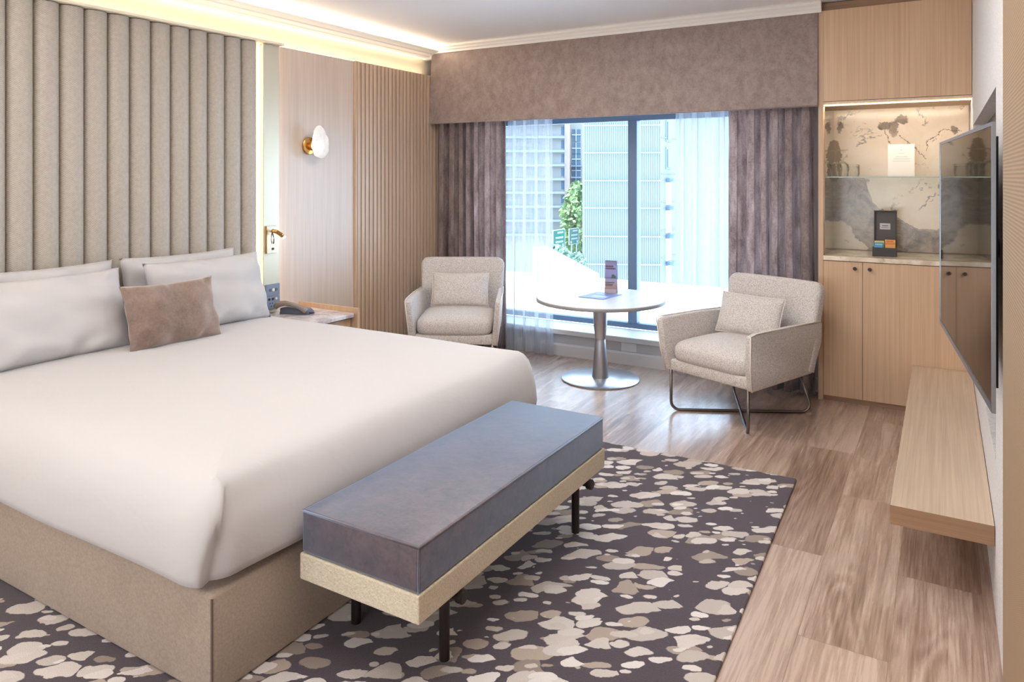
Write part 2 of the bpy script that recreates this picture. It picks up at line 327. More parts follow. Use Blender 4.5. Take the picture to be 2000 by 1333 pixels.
def tube(bm, pts, r, n=10, closed=False, caps=True):
    pts = [Vector(p) for p in pts]; N_ = len(pts); rings = []; up = None
    for i, p in enumerate(pts):
        if closed: d = (pts[(i+1) % N_]-pts[i-1])
        else: d = (pts[min(i+1, N_-1)]-pts[max(i-1, 0)])
        d.normalize()
        if up is None: up = Vector((0, 0, 1)) if abs(d.z) < .9 else Vector((1, 0, 0))
        a = d.cross(up).normalized(); b_ = a.cross(d).normalized(); up = b_
        rr = r[i] if isinstance(r, (list, tuple)) else r
        rings.append([bm.verts.new(p+a*rr*math.cos(2*PI*j/n)+b_*rr*math.sin(2*PI*j/n)) for j in range(n)])
    M_ = N_ if closed else N_-1
    for i in range(M_):
        A, C_ = rings[i], rings[(i+1) % N_]
        for j in range(n): bm.faces.new((A[j], A[(j+1) % n], C_[(j+1) % n], C_[j]))
    if caps and not closed: bm.faces.new(rings[0]); bm.faces.new(list(reversed(rings[-1])))
    return bm
def lathe(bm, prof, c=(0, 0, 0), n=40, axis='z'):
    def P_(r, h, a):
        x, y = r*math.cos(a), r*math.sin(a)
        v = {'z': (x, y, h), 'x': (h, x, y), 'y': (x, h, y)}[axis]; return Vector(v)+Vector(c)
    rings = []
    for r, h in prof:
        if r < 1e-6: rings.append([bm.verts.new(P_(0, h, 0))])
        else: rings.append([bm.verts.new(P_(r, h, 2*PI*i/n)) for i in range(n)])
    for A, C_ in zip(rings, rings[1:]):
        for i in range(n):
            j = (i+1) % n
            if len(A) == 1 and len(C_) == 1: continue
            if len(A) == 1: bm.faces.new((A[0], C_[i], C_[j]))
            elif len(C_) == 1: bm.faces.new((A[i], A[j], C_[0]))
            else: bm.faces.new((A[i], A[j], C_[j], C_[i]))
    return bm
def prism(bm, poly, depth, origin, u, v, bev=0, seg=2):
    """polygon given in (u,v) plane, extruded along u x v by depth (centred)"""
    u = Vector(u); v = Vector(v); nrm = u.cross(v).normalized(); o = Vector(origin)
    a = [bm.verts.new(o+u*p[0]+v*p[1]-nrm*depth/2) for p in poly]; b_ = [bm.verts.new(o+u*p[0]+v*p[1]+nrm*depth/2) for p in poly]
    fs = [bm.faces.new(a), bm.faces.new(list(reversed(b_)))]
    for i in range(len(poly)): j = (i+1) % len(poly); fs.append(bm.faces.new((a[i], a[j], b_[j], b_[i])))
    if bev: bmesh.ops.bevel(bm, geom=list({e for f in fs for e in f.edges}), offset=bev, segments=seg, affect='EDGES', profile=.5)
    return bm
def rslab(bm, poly, T, r, origin, u, v):
    u = Vector(u); v = Vector(v); n_ = u.cross(v).normalized(); o = Vector(origin); P2 = [Vector(p) for p in poly]; N_ = len(P2); nr = []
    for i in range(N_):
        d1 = (P2[i]-P2[i-1]).normalized(); d2 = (P2[(i+1) % N_]-P2[i]).normalized(); m_ = Vector((d1.y+d2.y, -d1.x-d2.x)); m_.normalize(); nr.append(m_)
    rings = []; k = 6
    seq = [(r*(1-math.sin(PI/2*i/k)), -T/2+r*(1-math.cos(PI/2*i/k))) for i in range(k+1)]; seq += [(a, -b_) for a, b_ in reversed(seq)]
    cen = sum(P2, Vector((0, 0)))/N_
    full = [(('s', f), -T/2) for f in (.0, .4, .75)]+[(('o', a), b_) for a, b_ in seq]+[(('s', f), T/2) for f in (.75, .4, .0)]
    for (kind, a), dpt in full:
        ring = []
        for p, m_ in zip(P2, nr):
            q = p-m_*a if kind == 'o' else cen+(p-m_*r-cen)*a
            ring.append(bm.verts.new(o+u*q.x+v*q.y+n_*dpt))
        rings.append(ring)
    for A, C_ in zip(rings, rings[1:]):
        for i in range(N_): bm.faces.new((A[i], A[(i+1) % N_], C_[(i+1) % N_], C_[i]))
    bmesh.ops.remove_doubles(bm, verts=bm.verts, dist=1e-5); return bm
def grid(bm, nu, nv, fn, closeu=False):
    V = [[bm.verts.new(fn(i/(nu if closeu else nu-1), j/(nv-1))) for j in range(nv)] for i in range(nu)]
    for i in range(nu if closeu else nu-1):
        for j in range(nv-1):
            k = (i+1) % nu; bm.faces.new((V[i][j], V[k][j], V[k][j+1], V[i][j+1]))
    return V
def text(name, body, size, loc, rot, mat, parent, align='CENTER', ext=.0004):
    c = bpy.data.curves.new(name, 'FONT'); c.body = body; c.size = size; c.align_x = align; c.extrude = ext; c.resolution_u = 2
    o = bpy.data.objects.new(name, c); COL.objects.link(o); dg = bpy.context.evaluated_depsgraph_get()
    me = bpy.data.meshes.new_from_object(o.evaluated_get(dg)); bpy.data.objects.remove(o)
    bm = NBM(); bm.from_mesh(me); from mathutils import Euler
    bm.transform(Matrix.Translation(loc) @ Euler(rot).to_matrix().to_4x4()); return obj(name, bm, mat, parent)
def frac(x, a, b_): t = max(0, min(1, (x-a)/(b_-a))); return t*t*(3-2*t)

XL, XR, YW, ZC = -4.06, .155, 5.46, 2.68
YB = -2.4
# ------------------------------------------------------------------ structure
obj('floor', B(XL-.1, XR+.1, YB, YW+.02, -.1, 0), M['floor'], kind='structure', origin=False)
obj('ceiling', B(XL-.1, XR+.15, YB, 6.0, ZC, ZC+.1), M['ceiling_paint'], kind='structure', origin=False)
obj('wall_left', B(XL-.1, XL, YB, YW+.4, 0, ZC), M['cream_paint'], kind='structure', origin=False)
obj('wall_front', B(XL-.1, XR+.1, YB-.1, YB, 0, ZC), M['white_paint'], kind='structure', origin=False)
WX0, WX1, WZ0, WZ1 = -3.62, -.86, .17, 2.08
bm = NBM()
box(bm, XL, -.70, YW, 5.86, -.1, WZ0); box(bm, XL, WX0, YW, 5.86, WZ0, ZC); box(bm, WX1, -.73, YW, 5.86, WZ0, ZC); box(bm, WX0, WX1, YW, 5.86, WZ1, ZC); box(bm, -.73, XR+.15, 5.83, 5.9, 0, ZC)
obj('wall_back', bm, plain('grey wall paint', (206, 208, 214), .6), kind='structure', origin=False)
bm = NBM(); RY0, RY1, RZ0, RZ1 = 2.955, 5.07, .535, 1.806
box(bm, XR, .245, YB, RY0, 0, ZC); box(bm, XR, .245, RY1, 5.83, 0, ZC); box(bm, XR, .245, RY0, RY1, 0, RZ0); box(bm, XR, .245, RY0, RY1, RZ1, ZC); box(bm, .245, .30, YB, 5.83, 0, ZC)
obj('wall_right', bm, M['wallpaper'], kind='structure', origin=False)
obj('trim_1', B(.215, .2445, RY0+.001, RY1-.001, RZ0+.001, RZ1-.001), plain('grey recess lining', (118, 112, 106), .7), kind='structure', origin=False)
# baseboard under window
bm = NBM(); prism(bm, [(0, 0), (.018, 0), (.018, .085), (.012, .10), (0, .10)], 3.2, (-2.35, YW, 0), (0, -1, 0), (0, 0, 1))
obj('baseboard_back', bm, M['skirt'], kind='structure', origin=False)
obj('trim_2', B(WX0-.02, WX1+.02, 5.425, 5.755, .178, .222, bev=.006), M['skirt'], kind='structure', origin=False)  # sill board
# cornices
prof = [(0, 0), (.012, 0), (.012, .018), (.022, .028), (.022, .040), (.036, .052), (.036, .068), (.05, .075), (0, .075)]
bm = NBM(); prism(bm, prof, 3.36, (-2.38, 5.255, 2.605), (0, -1, 0), (0, 0, 1)); obj('trim_3', bm, M['white_paint'], kind='structure', origin=False)
prof2 = [(0, 0), (.055, .002), (.062, .010), (.105, .020), (.112, .028), (.158, .042), (.165, .046), (.165, .054), (.02, .054)]
bm = NBM(); prism(bm, prof2, 7.7, (-4.045, 1.42, 2.576), (1, 0, 0), (0, 0, 1)); obj('trim_4', bm, M['white_paint'], kind='structure', origin=False)
obj('trim_5', B(XL, -.735, 5.256, 5.30, 2.56, ZC), M['white_paint'], kind='structure', origin=False)  # bulkhead behind pelmet
# window
wn = obj('window_1', B(WX0, WX1, 5.765, 5.835, 1.972, WZ1), M['frame_grey'], kind='structure', origin=False)
bm = NBM(); box(bm, WX0, WX1, 5.765, 5.835, .222, .268, bev=.004); box(bm, WX0, WX0+.05, 5.765, 5.835, .268, 1.972); box(bm, WX1-.05, WX1, 5.765, 5.835, .268, 1.972)
obj('window_frame', bm, M['frame_grey'], wn)
obj('mullion', B(-2.283, -2.203, 5.755, 5.84, .268, 1.972, bev=.004), M['frame_grey'], wn)
obj('pane', B(WX0+.05, -2.283, 5.797, 5.803, .268, 1.972), M['window_glass'], wn)
obj('pane', B(-2.203, WX1-.05, 5.797, 5.803, .268, 1.972), M['window_glass'], wn)
# woven panel at right edge
bm = NBM(); box(bm, .125, XR-.001, -.6, 2.118, 0, ZC); obj('trim_6', bm, M['gold_weave'], kind='structure', origin=False)

# ------------------------------------------------------------------ headboard wall
PX = -3.97
hb = thing('headboard', 'tall beige headboard of rounded vertical channels behind the bed', 'headboard', (PX, 2.285, 0))
obj('backing_board', B(XL+.002, PX-.002, 1.25, 3.322, .05, 2.398), M['cream_paint'], hb)
p0, pw, nt = 3.296, .1255, 16
for k in range(nt):
    y1 = p0-k*pw; y0 = y1-pw; bm = NBM()
    def fn(u, v, y0=y0, y1=y1):
        a = PI*u; yy = (y0+y1)/2-math.cos(a)*(pw/2-.0008); xx = PX+.062*math.sin(a)**.75
        return Vector((xx, yy, .06+v*2.335))
    grid(bm, 15, 2, fn); vs = [v for v in bm.verts if v.co.z > 2.3]; vs.sort(key=lambda v: v.co.y)
    c1 = bm.verts.new((PX, (y0+y1)/2, 2.395))
    for a, b_ in zip(vs, vs[1:]): bm.faces.new((a, b_, c1))
    obj('channel', bm, M['head'], hb, angle=50)
obj('top_ledge', B(XL+.03, -3.885, 1.25, 3.485, 2.40, 2.414), M['cream_paint'], hb)
obj('led_strip', B(-3.969, -3.965, 3.332, 3.340, .62, 2.395), M['led'], hb)
# metal service panel beside the headboard
mp = thing('metal_panel', 'narrow champagne metal panel between the headboard and the wood panel', 'wall panel', (-3.94, 3.41, 0))
obj('plate', B(-3.945, -3.93, 3.344, 3.480, .575, 2.398, bev=.002), M['champagne'], mp)
obj('led_strip', B(-3.972, -3.966, 3.462, 3.470, .62, 2.395), M['led'], mp)
obj('spacer', B(-3.998, -3.946, 3.365, 3.455, .575, 2.396), M['cream_paint'], mp)
# plain oak panel and fluted panel
wp = obj('wall_panel', B(-4.035, -3.985, 3.325, 4.272, .0, 2.412), M['oak_wall'], label='plain pale oak wall panel carrying the glass sconce', cat='wall panel')
fl = thing('fluted_panel', 'fluted oak wall panel of narrow vertical slats beside the left curtain', 'wall panel', (-3.99, 4.87, 0))
obj('backing_board', B(XL+.02, -3.992, 4.276, YW-.002, 0, 2.412), M['oak_dark'], fl)
bm = NBM(); box(bm, -3.993, -3.965, 4.276, 4.290, 0, 2.412); k = 0; y = 4.298
while y < YW-.04:
    box(bm, -3.993, -3.966, y, y+.037, 0, 2.412, bev=.003, seg=1); y += .0475
obj('slats', bm, M['oak_slat'], fl)
obj('cove_light', B(-4.022, -3.998, 1.0, 5.24, 2.4125, 2.4165), M['led_cove'], label='warm light strip hidden on top of the headboard wall panelling', cat='cove light')
obj('cove_light', B(-4.03, -3.915, -.5, 5.24, 2.6325, 2.6365), M['led_cornice'], label='warm light strip hidden on top of the left cornice under the ceiling', cat='cove light')

# ------------------------------------------------------------------ sconce
s = thing('wall_sconce', 'small wall sconce with a cloudy glass pebble shade on a brass disc', 'wall lamp', (-3.985, 3.81, 1.72))
obj('backplate', lathe(NBM(), [(0, 0), (.062, 0), (.064, .004), (.064, .012), (.058, .016), (0, .016)], (-3.985, 3.80, 1.725), 40, 'x'), M['brass'], s, angle=40)
obj('stem', lathe(NBM(), [(.03, 0), (.034, .02), (.034, .045), (.0, .047)], (-3.969, 3.80, 1.725), 28, 'x'), M['brass'], s, angle=40)
bm = NBM()
def gl(u, v):
    th = PI*v; ph = 2*PI*u; zz = math.cos(th); rr = math.sin(th)**.85
    top = (zz+1)/2; wy = .088*(1-.42*top**1.5); z = 1.755+zz*.118; y = 3.823+math.cos(ph)*rr*wy-.012*top; x = -3.885+math.sin(ph)*rr*.034
    nz = noise.noise(Vector((x*22, y*22, z*22)))*.010+noise.noise(Vector((x*60, y*60, z*60)))*.004
    return Vector((x+nz, y+nz*.5, z+nz*.3))
grid(bm, 40, 28, gl, True); bmesh.ops.remove_doubles(bm, verts=bm.verts, dist=1e-5)
b = NB('cloudy glass'); b.P(Base_Color=(.93, .95, 1, 1), Roughness=.25, IOR=1.4, Transmission_Weight=.65, Emission_Color=(1, .94, .86, 1), Emission_Strength=.10)
b.set(b.p.inputs['Normal'], b.bump(b.noise(b.co(), 60, 3), .6, .01)); obj('glass_shade', bm, b.m, s, smooth=True)
obj('bulb', lathe(NBM(), [(0, -.02), (.016, -.012), (.02, 0), (.016, .012), (0, .02)], (-3.895, 3.808, 1.725), 16, 'x'), M['bulb'], s, smooth=True)

# ------------------------------------------------------------------ reading lamp, switch plates
s = thing('reading_lamp', 'small brass reading lamp on the champagne metal panel, lit', 'reading lamp', (-3.93, 3.41, .98))
obj('backplate', B(-3.929, -3.919, 3.365, 3.450, .980, 1.166, bev=.002), M['champagne'], s)
obj('side_edge', B(-3.9295, -3.9175, 3.362, 3.3655, .98, 1.166), M['brass'], s)
obj('arm', tube(NBM(), [(-3.92, 3.405, 1.13), (-3.885, 3.405, 1.132), (-3.868, 3.408, 1.128)], .008), M['brass'], s, smooth=True)
obj('lamp_head', tube(NBM(), [(-3.872, 3.368, 1.138), (-3.866, 3.40, 1.128), (-3.86, 3.432, 1.108), (-3.856, 3.446, 1.094)], [.012, .014, .014, .013], 14), M['brass'], s, smooth=True)
obj('diode', tube(NBM(), [(-3.856, 3.447, 1.093), (-3.853, 3.4545, 1.084)], [.012, .010], 14), M['lamp_tip'], s)
obj('flex_stem', tube(NBM(), [(-3.918, 3.41, 1.12), (-3.905, 3.412, 1.08), (-3.912, 3.414, 1.045)], .004), M['gun_metal'], s, smooth=True)
obj('switch_button', lathe(NBM(), [(0, 0), (.008, 0), (.008, .006), (0, .006)], (-3.919, 3.414, 1.01), 16, 'x'), M['black'], s)
for nm, z0, z1, lb in (('switch_plate', .690, .770, 'grey light switch plate with three round buttons, above the socket plate'), ('socket_plate', .600, .687, 'grey power and data socket plate below the switch plate')):
    s = thing(nm, lb, nm.replace('_', ' '), (-3.93, 3.418, z0))
    obj('plate', B(-3.929, -3.920, 3.358, 3.476, z0, z1, bev=.002), M['plastic_blue'], s)
    if nm == 'switch_plate':
        for i in range(3): obj('button', lathe(NBM(), [(0, 0), (.011, 0), (.010, .004), (0, .004)], (-3.920, 3.395+i*.024, .730), 18, 'x'), M['white_plastic'] if i == 1 else M['phone_keys'], s)
    else:
        for i in range(3): obj('button', lathe(NBM(), [(0, 0), (.009, 0), (.008, .003), (0, .003)], (-3.920, 3.385+i*.030, .668), 16, 'x'), M['white_plastic'] if i == 2 else M['black'], s)
        bm = NBM()
        for yy, zz in ((3.392, .640), (3.412, .640), (3.402, .620)): box(bm, -3.9205, -3.9185, yy-.002, yy+.002, zz-.005, zz+.005)
        obj('socket_slots', bm, M['black'], s)

# ------------------------------------------------------------------ nightstand + phone
s = thing('nightstand', 'oak nightstand with marble top beside the far side of the bed', 'nightstand', (-3.72, 3.53, 0))
obj('body', B(-3.984, -3.50, 3.33, 3.706, .18, .535), M['oak'], s)
obj('drawer', B(-3.50, -3.482, 3.335, 3.702, .36, .530), M['oak'], s)
obj('side_panel', B(-3.984, -3.425, 3.710, 3.728, .10, .603, bev=.001), M['oak'], s)
bm = NBM(); poly = [(-3.984, 3.33), (-3.46, 3.33), (-3.44, 3.35), (-3.44, 3.69), (-3.46, 3.708), (-3.984, 3.708)]
prism(bm, poly, .026, (0, 0, .558), (1, 0, 0), (0, 1, 0), bev=.003); obj('marble_top', bm, M['ns_marble'], s)
s = thing('telephone', 'grey desk telephone with its handset, on the marble nightstand top', 'telephone', (-3.775, 3.475, .571), math.radians(22))
prism(bm := NBM(), [(-.10, 0), (.11, 0), (.115, .012), (.09, .034), (-.04, .050), (-.095, .040)], .085, (0, .0, 0), (1, 0, 0), (0, 0, 1), bev=.005)
bm.transform(Matrix.Translation((0, .02, 0))); obj('base', bm, M['phone_keys'], s, local=True, angle=40)
bm = NBM(); tube(bm, [(-.12, -.04, .050), (-.10, -.04, .068), (-.05, -.04, .078), (.0, -.04, .070), (.05, -.04, .056), (.085, -.04, .040), (.10, -.04, .026)], [.018, .022, .018, .015, .016, .020, .017], 12)
obj('handset', bm, M['phone_body'], s, local=True, smooth=True)
bm = NBM()
for i in range(3):
    for j in range(4): box(bm, -.01+j*.022, .004+j*.022, .005+i*.017, .017+i*.017, .0475-j*.0055, .0525-j*.0055)
obj('keypad', bm, M['white_plastic'], s, local=True)
bm = tube(NBM(), [(.09, -.02, .02), (.125, -.01, .012), (.13, .02, .008), (.11, .03, .006)], .004); obj('cord', bm, M['black'], s, local=True, smooth=True)

# ------------------------------------------------------------------ bed
s = thing('bed', 'large bed with taupe upholstered box base against the channelled headboard', 'bed', (-2.83, 2.285, 0))
obj('base', B(-3.895, -1.78, 1.332, 3.24, .0125, .312, bev=.014, seg=3), M['base_fabric'], s, angle=60)
obj('corner_seam', tube(NBM(), [(-1.783, 1.335, .03), (-1.783, 1.335, .30)], .0035, 6), plain('seam', (108, 94, 84), .9), s)
obj('mattress', B(-3.89, -1.80, 1.35, 3.22, .314, .585, bev=.05, seg=4), M['linen'], s, angle=60)
# duvet: rings around a rounded rectangle
X0, X1, Y0, Y1 = -3.86, -1.738, 1.288, 3.272
def outline(n=360, rc=.12):
    segs = []; per = []
    cs = [(X1-rc, Y0+rc, -PI/2, 0), (X1-rc, Y1-rc, 0, PI/2), (X0+rc, Y1-rc, PI/2, PI), (X0+rc, Y0+rc, PI, 1.5*PI)]
    pts = []
    for idx, (cx, cy, a0, a1) in enumerate(cs):
        for i in range(15):
            a = a0+(a1-a0)*i/14; pts.append((cx+rc*math.cos(a), cy+rc*math.sin(a), math.cos(a), math.sin(a)))
        nx = cs[(idx+1) % 4]; ex, ey = cx+rc*math.cos(a1), cy+rc*math.sin(a1); sx, sy = nx[0]+rc*math.cos(nx[2]), nx[1]+rc*math.sin(nx[2])
        for i in range(1, 56): t = .5-.5*math.cos(PI*i/56); pts.append((ex+(sx-ex)*t, ey+(sy-ey)*t, math.cos(a1), math.sin(a1)))
    return pts
OL = outline(); prof = [(-.030, .350), (-.012, .338), (.006, .346), (.012, .37), (.010, .42), (.004, .47), (-.008, .52), (-.030, .562), (-.062, .596), (-.105, .618), (-.17, .632), (-.26, .640), (-.40, .644), (-.6, .645), (-.8, .646), (-.985, .646)]
bm = NBM(); rings = []
for pi_, (off, z) in enumerate(prof):
    ring = []
    for (x, y, nx, ny) in OL:
        t = max(0, (z-.34)/.30); fold_y = Y0+.02+.10*t*t; o2 = 0
        if nx > .5 and z < .63: o2 = -.040*frac(y, fold_y, fold_y+.006)*(1-frac(y, fold_y+.10, fold_y+.45)*.6)*(1-frac(z, .56, .625))
        wv = .010*noise.noise(Vector((x*2.2, y*2.2, z*3)))*(1 if z < .6 else .5)
        hem = 0
        if z < .40: hem = .012*noise.noise(Vector((x*1.6+3, y*1.6, 0)))
        o = off+o2+wv; ix, iy = x+nx*o, y+ny*o
        if off < -.104:   # inset rings scale toward centre line
            cx = max(min(x, X1+off), X0-off*.2); cy = max(min(y, Y1+off), Y0-off); ix, iy = cx, cy
            if nx > .9 or nx < -.9 or abs(ny) > .9: pass
        zz = z+hem+.006*noise.noise(Vector((ix*1.7, iy*1.7, 5)))*(1 if z > .55 else 0)
        ring.append(bm.verts.new((ix, iy, zz)))
    rings.append(ring)
for A, C_ in zip(rings, rings[1:]):
    n = len(A)
    for i in range(n): bm.faces.new((A[i], A[(i+1) % n], C_[(i+1) % n], C_[i]))
bm.faces.new(rings[-1]); bmesh.ops.remove_doubles(bm, verts=bm.verts, dist=1e-4)
obj('duvet', bm, M['linen'], smooth=True, label='smooth white duvet covering the whole bed, tucked at the foot corner', cat='duvet')

def pillow(name, label, cat, W, H, T, centre, lean, rz, mat, group=None, seed=0, piping=None, pinch=.05, wr=.006, corner=.9):
    """upright cushion: local x width, local z height, local y thickness"""
    o = thing(name, label, cat, centre, rz, group); bm = NBM()
    def fn(side):
        def f(u, v):
            a, b_ = 2*u-1, 2*v-1; t = (max(0, 1-abs(a)**2.6)*max(0, 1-abs(b_)**2.6))**.55
            ex = 1-pinch*(1-abs(b_)**2)*0-pinch*(1-b_*b_)*abs(a)**3; ez = 1-pinch*1.3*(1-a*a)*abs(b_)**3
            x = a*W/2*ex; z = b_*H/2*ez; y = side*T/2*t
            e = min(1, t*3); q = Vector((a*2.1+seed*5, b_*1.7, side*2+seed)); y += wr*noise.noise(q*1.2)*e*e*side*1.5
            edge = max(abs(a), abs(b_)); y += e*side*wr*(1.2 if abs(b_) > abs(a) else .35)*frac(edge, .55, .85)*(1-frac(edge, .93, 1))*math.sin((a*9 if abs(b_) > abs(a) else b_*8)+seed+3*noise.noise(q))
            return Vector((x, y, z))
        return f
    grid(bm, 34, 26, fn(1)); grid(bm, 34, 26, fn(-1)); bmesh.ops.remove_doubles(bm, verts=bm.verts, dist=1e-4)
    R_ = Matrix.Rotation(lean, 4, 'X'); bm.transform(Matrix.Translation((0, 0, H/2*math.cos(lean))) @ R_)
    obj('cover', bm, mat, o, local=True, smooth=True)
    if piping:
        pts = []
        for a, b_ in [(-1+2*i/20, -1) for i in range(20)]+[(1, -1+2*i/14) for i in range(14)]+[(1-2*i/20, 1) for i in range(20)]+[(-1, 1-2*i/14) for i in range(14)]:
            p = fn(1)((a+1)/2, (b_+1)/2); p.y = 0; pts.append(p)
        b2 = tube(NBM(), pts, .0035, 6, closed=True); b2.transform(Matrix.Translation((0, 0, H/2*math.cos(lean))) @ R_); obj('piping', b2, piping, o, local=True, smooth=True)
    return o
# pillows face +X : rz = 90deg turns local y to -x ; lean rotates top toward the headboard
HB = -3.905
G = 'white pillows propped against the headboard'
pillow('pillow', 'white pillow on the left half of the bed, rear one against the headboard', 'pillow', .70, .42, .15, (-3.80, 1.90, .640), math.radians(-8), PI/2, M['linen'], G, 1, wr=.013)
pillow('pillow', 'white pillow on the left half of the bed, front one nearest the camera', 'pillow', .76, .42, .19, (-3.63, 1.83, .632), math.radians(-20), PI/2, M['linen'], G, 2, wr=.013)
pillow('pillow', 'white pillow on the right half of the bed, rear one against the headboard', 'pillow', .74, .42, .15, (-3.81, 2.66, .640), math.radians(-6), PI/2, M['linen'], G, 3, wr=.013)
pillow('pillow', 'white pillow on the right half of the bed, front one behind the brown cushion', 'pillow', .76, .42, .19, (-3.64, 2.72, .632), math.radians(-18), PI/2, M['linen'], G, 4, wr=.013)
pillow('cushion', 'brown velvet cushion leaning on the white bed pillows', 'cushion', .51, .34, .15, (-3.44, 2.345, .632), math.radians(-18), PI/2+math.radians(-3), M['cushion_velvet'], None, 5, pinch=.07, wr=.012)

# ------------------------------------------------------------------ bench
s = thing('bench', 'aubergine velvet topped bench with cream sides at the foot of the bed', 'bench', (-1.485, 2.245, 0))
obj('apron', B(-1.718, -1.252, 1.602, 2.892, .250, .331, bev=.004), M['boucle'], s)
obj('seat_cushion', B(-1.714, -1.256, 1.606, 2.888, .332, .466, bev=.010, seg=3), M['bench_velvet'], s, angle=60)
pts = [(-1.258, 1.608, .461), (-1.258, 2.886, .461), (-1.712, 2.886, .461), (-1.712, 1.608, .461)]
bm = NBM()
for a, b_ in zip(pts, pts[1:]+pts[:1]): tube(bm, [a, b_], .0035, 6)
tube(bm, [(-1.258, 1.608, .335), (-1.258, 1.608, .461)], .003, 6)
obj('piping', bm, M['bench_velvet'], s, smooth=True)
for y in (1.806, 2.735):
    obj('crossbar', tube(NBM(), [(-1.70, y, .232), (-1.268, y, .232), (-1.262, y, .232)], .013, 12), M['dark_metal'], s, smooth=True)
    obj('knob', lathe(NBM(), [(0, 0), (.020, 0), (.021, .004), (.021, .020), (.017, .024), (0, .024)], (-1.262, y, .232), 20, 'x'), M['dark_metal'], s, angle=40)
    for x in (-1.322, -1.685): obj('leg', tube(NBM(), [(x, y+.012, .012), (x, y+.012, .245)], .0165, 16), M['dark_metal'], s, angle=40)

# ------------------------------------------------------------------ rug
bm = B(-3.3, -.62, .62, 3.79, .0005, .012, bev=.003, seg=1); bm.transform(Matrix.Translation((-.62, 3.79, 0)) @ Matrix.Rotation(math.radians(1.4), 4, 'Z') @ Matrix.Translation((.62, -3.79, 0)))
obj('rug', bm, M['rug'], label='dark aubergine area rug with cream and beige pebble pattern under the bed and bench', cat='rug')

# ------------------------------------------------------------------ round table
TX, TY = -2.185, 4.965
s = thing('round_table', 'round pale table on a flared metal pedestal in front of the window', 'table', (TX, TY, 0))
obj('tabletop', lathe(NBM(), [(0, .578), (.468, .578), (.474, .581), (.474, .600), (.470, .606), (0, .606)], (TX, TY, 0), 96), [M['tabletop']], s, angle=35)
obj('edge_band', lathe(NBM(), [(.4745, .580), (.4755, .581), (.4755, .601), (.4745, .602)], (TX, TY, 0), 96), M['table_edge'], s, smooth=True)
obj('pedestal', lathe(NBM(), [(0, .012), (.062, .012), (.060, .03), (.038, .29), (.036, .296), (.038, .302), (.050, .40), (.055, .50), (.056, .578), (0, .578)], (TX, TY, 0), 48), M['brushed'], s, angle=40)
obj('base_plate', lathe(NBM(), [(0, 0), (.285, 0), (.289, .003), (.289, .009), (.283, .013), (0, .014)], (TX, TY, 0), 96), M['brushed'], s, angle=35)
s = thing('leaflet', 'flat blue printed leaflet lying on the round table', 'leaflet', (-2.205, 5.01, .606), 0)
prism(bm := NBM(), [(-.105, -.135), (.105, -.135), (.105, .135), (-.105, .135)], .004, (-2.205, 5.01, .6085), (math.cos(-.06), math.sin(-.06), 0), (.12, .99, 0)); obj('cover_sheet', bm, plain('blue leaflet', (120, 138, 186), .35), s)
bm = NBM(); box(bm, -2.25, -2.13, 4.93, 5.0, .6107, .6112); box(bm, -2.27, -2.20, 5.06, 5.10, .6107, .6112); obj('printing', bm, plain('pale blue print', (176, 188, 226), .4), s)
s = thing('table_card', 'tall printed tent card standing on the round table', 'menu card', (-2.19, 5.18, .606), math.radians(12))
b = NB('tent card print'); c = b.n('ShaderNodeTexCoord'); sp = b.n('ShaderNodeSeparateXYZ', None, Vector=c.outputs['Object'])
nz = b.noise(b.co((30, 30, 60)), 1, 3); r = b.ramp(b.math('DIVIDE', sp.outputs[2], .25), [(0, lin((110, 96, 110))), (.02, lin((176, 160, 168))), (.13, lin((180, 164, 168))), (.14, lin((150, 120, 108))), (.26, lin((158, 130, 118))), (.30, lin((160, 146, 158))), (.45, lin((140, 138, 182))), (.46, lin((92, 88, 118))), (.52, lin((128, 128, 178))), (.8, lin((138, 138, 186))), (.95, lin((120, 118, 160))), (1, lin((84, 88, 118)))])
b.P(Base_Color=b.mix(b.math('MULTIPLY', nz.outputs[0], .3), r, lin((120, 110, 130))), Roughness=.4)
bm = NBM(); hw = .045
for q in (-1, 1):
    vs = [(-hw, q*.028, 0), (hw, q*.028, 0), (hw, q*.003, .25), (-hw, q*.003, .25)]; a = [bm.verts.new(v) for v in vs]; a2 = [bm.verts.new((v[0], v[1]+q*.0012, v[2])) for v in vs]
    bm.faces.new(a); bm.faces.new(a2[::-1])
    for i in range(4): bm.faces.new((a[i], a2[i], a2[(i+1) % 4], a[(i+1) % 4]))
obj('card', bm, b.m, s, local=True)
bm = NBM()
def bar(bm, x0, x1, z0, z1): 
    yy = lambda z: -.0305+.025*z/.25
    vs = [bm.verts.new((x, yy(z)-.0006, z)) for x, z in ((x0, z0), (x1, z0), (x1, z1), (x0, z1))]; bm.faces.new(vs)
for i in range(5): bar(bm, -.040+i*.012, -.031+i*.012, .200, .213)
for i in range(7): bar(bm, -.040+i*.0112, -.032+i*.0112, .184, .195)
for z, w_ in ((.083, .07), (.070, .06), (.060, .055)): bar(bm, -.04, -.04+w_, z, z+.005)
obj('lettering', bm, plain('dark print', (72, 52, 62), .5), s, local=True)
bm = NBM()
for x, z, r_ in ((.018, .135, .012), (.028, .128, .012), (.010, .122, .007)): bmesh.ops.create_circle(bm, cap_ends=True, segments=12, radius=r_, matrix=Matrix.Translation((x, -.0312+.1*z, z)) @ Matrix.Rotation(PI/2-.1, 4, 'X'))
obj('picture', bm, plain('green print', (70, 88, 84), .5), s, local=True)

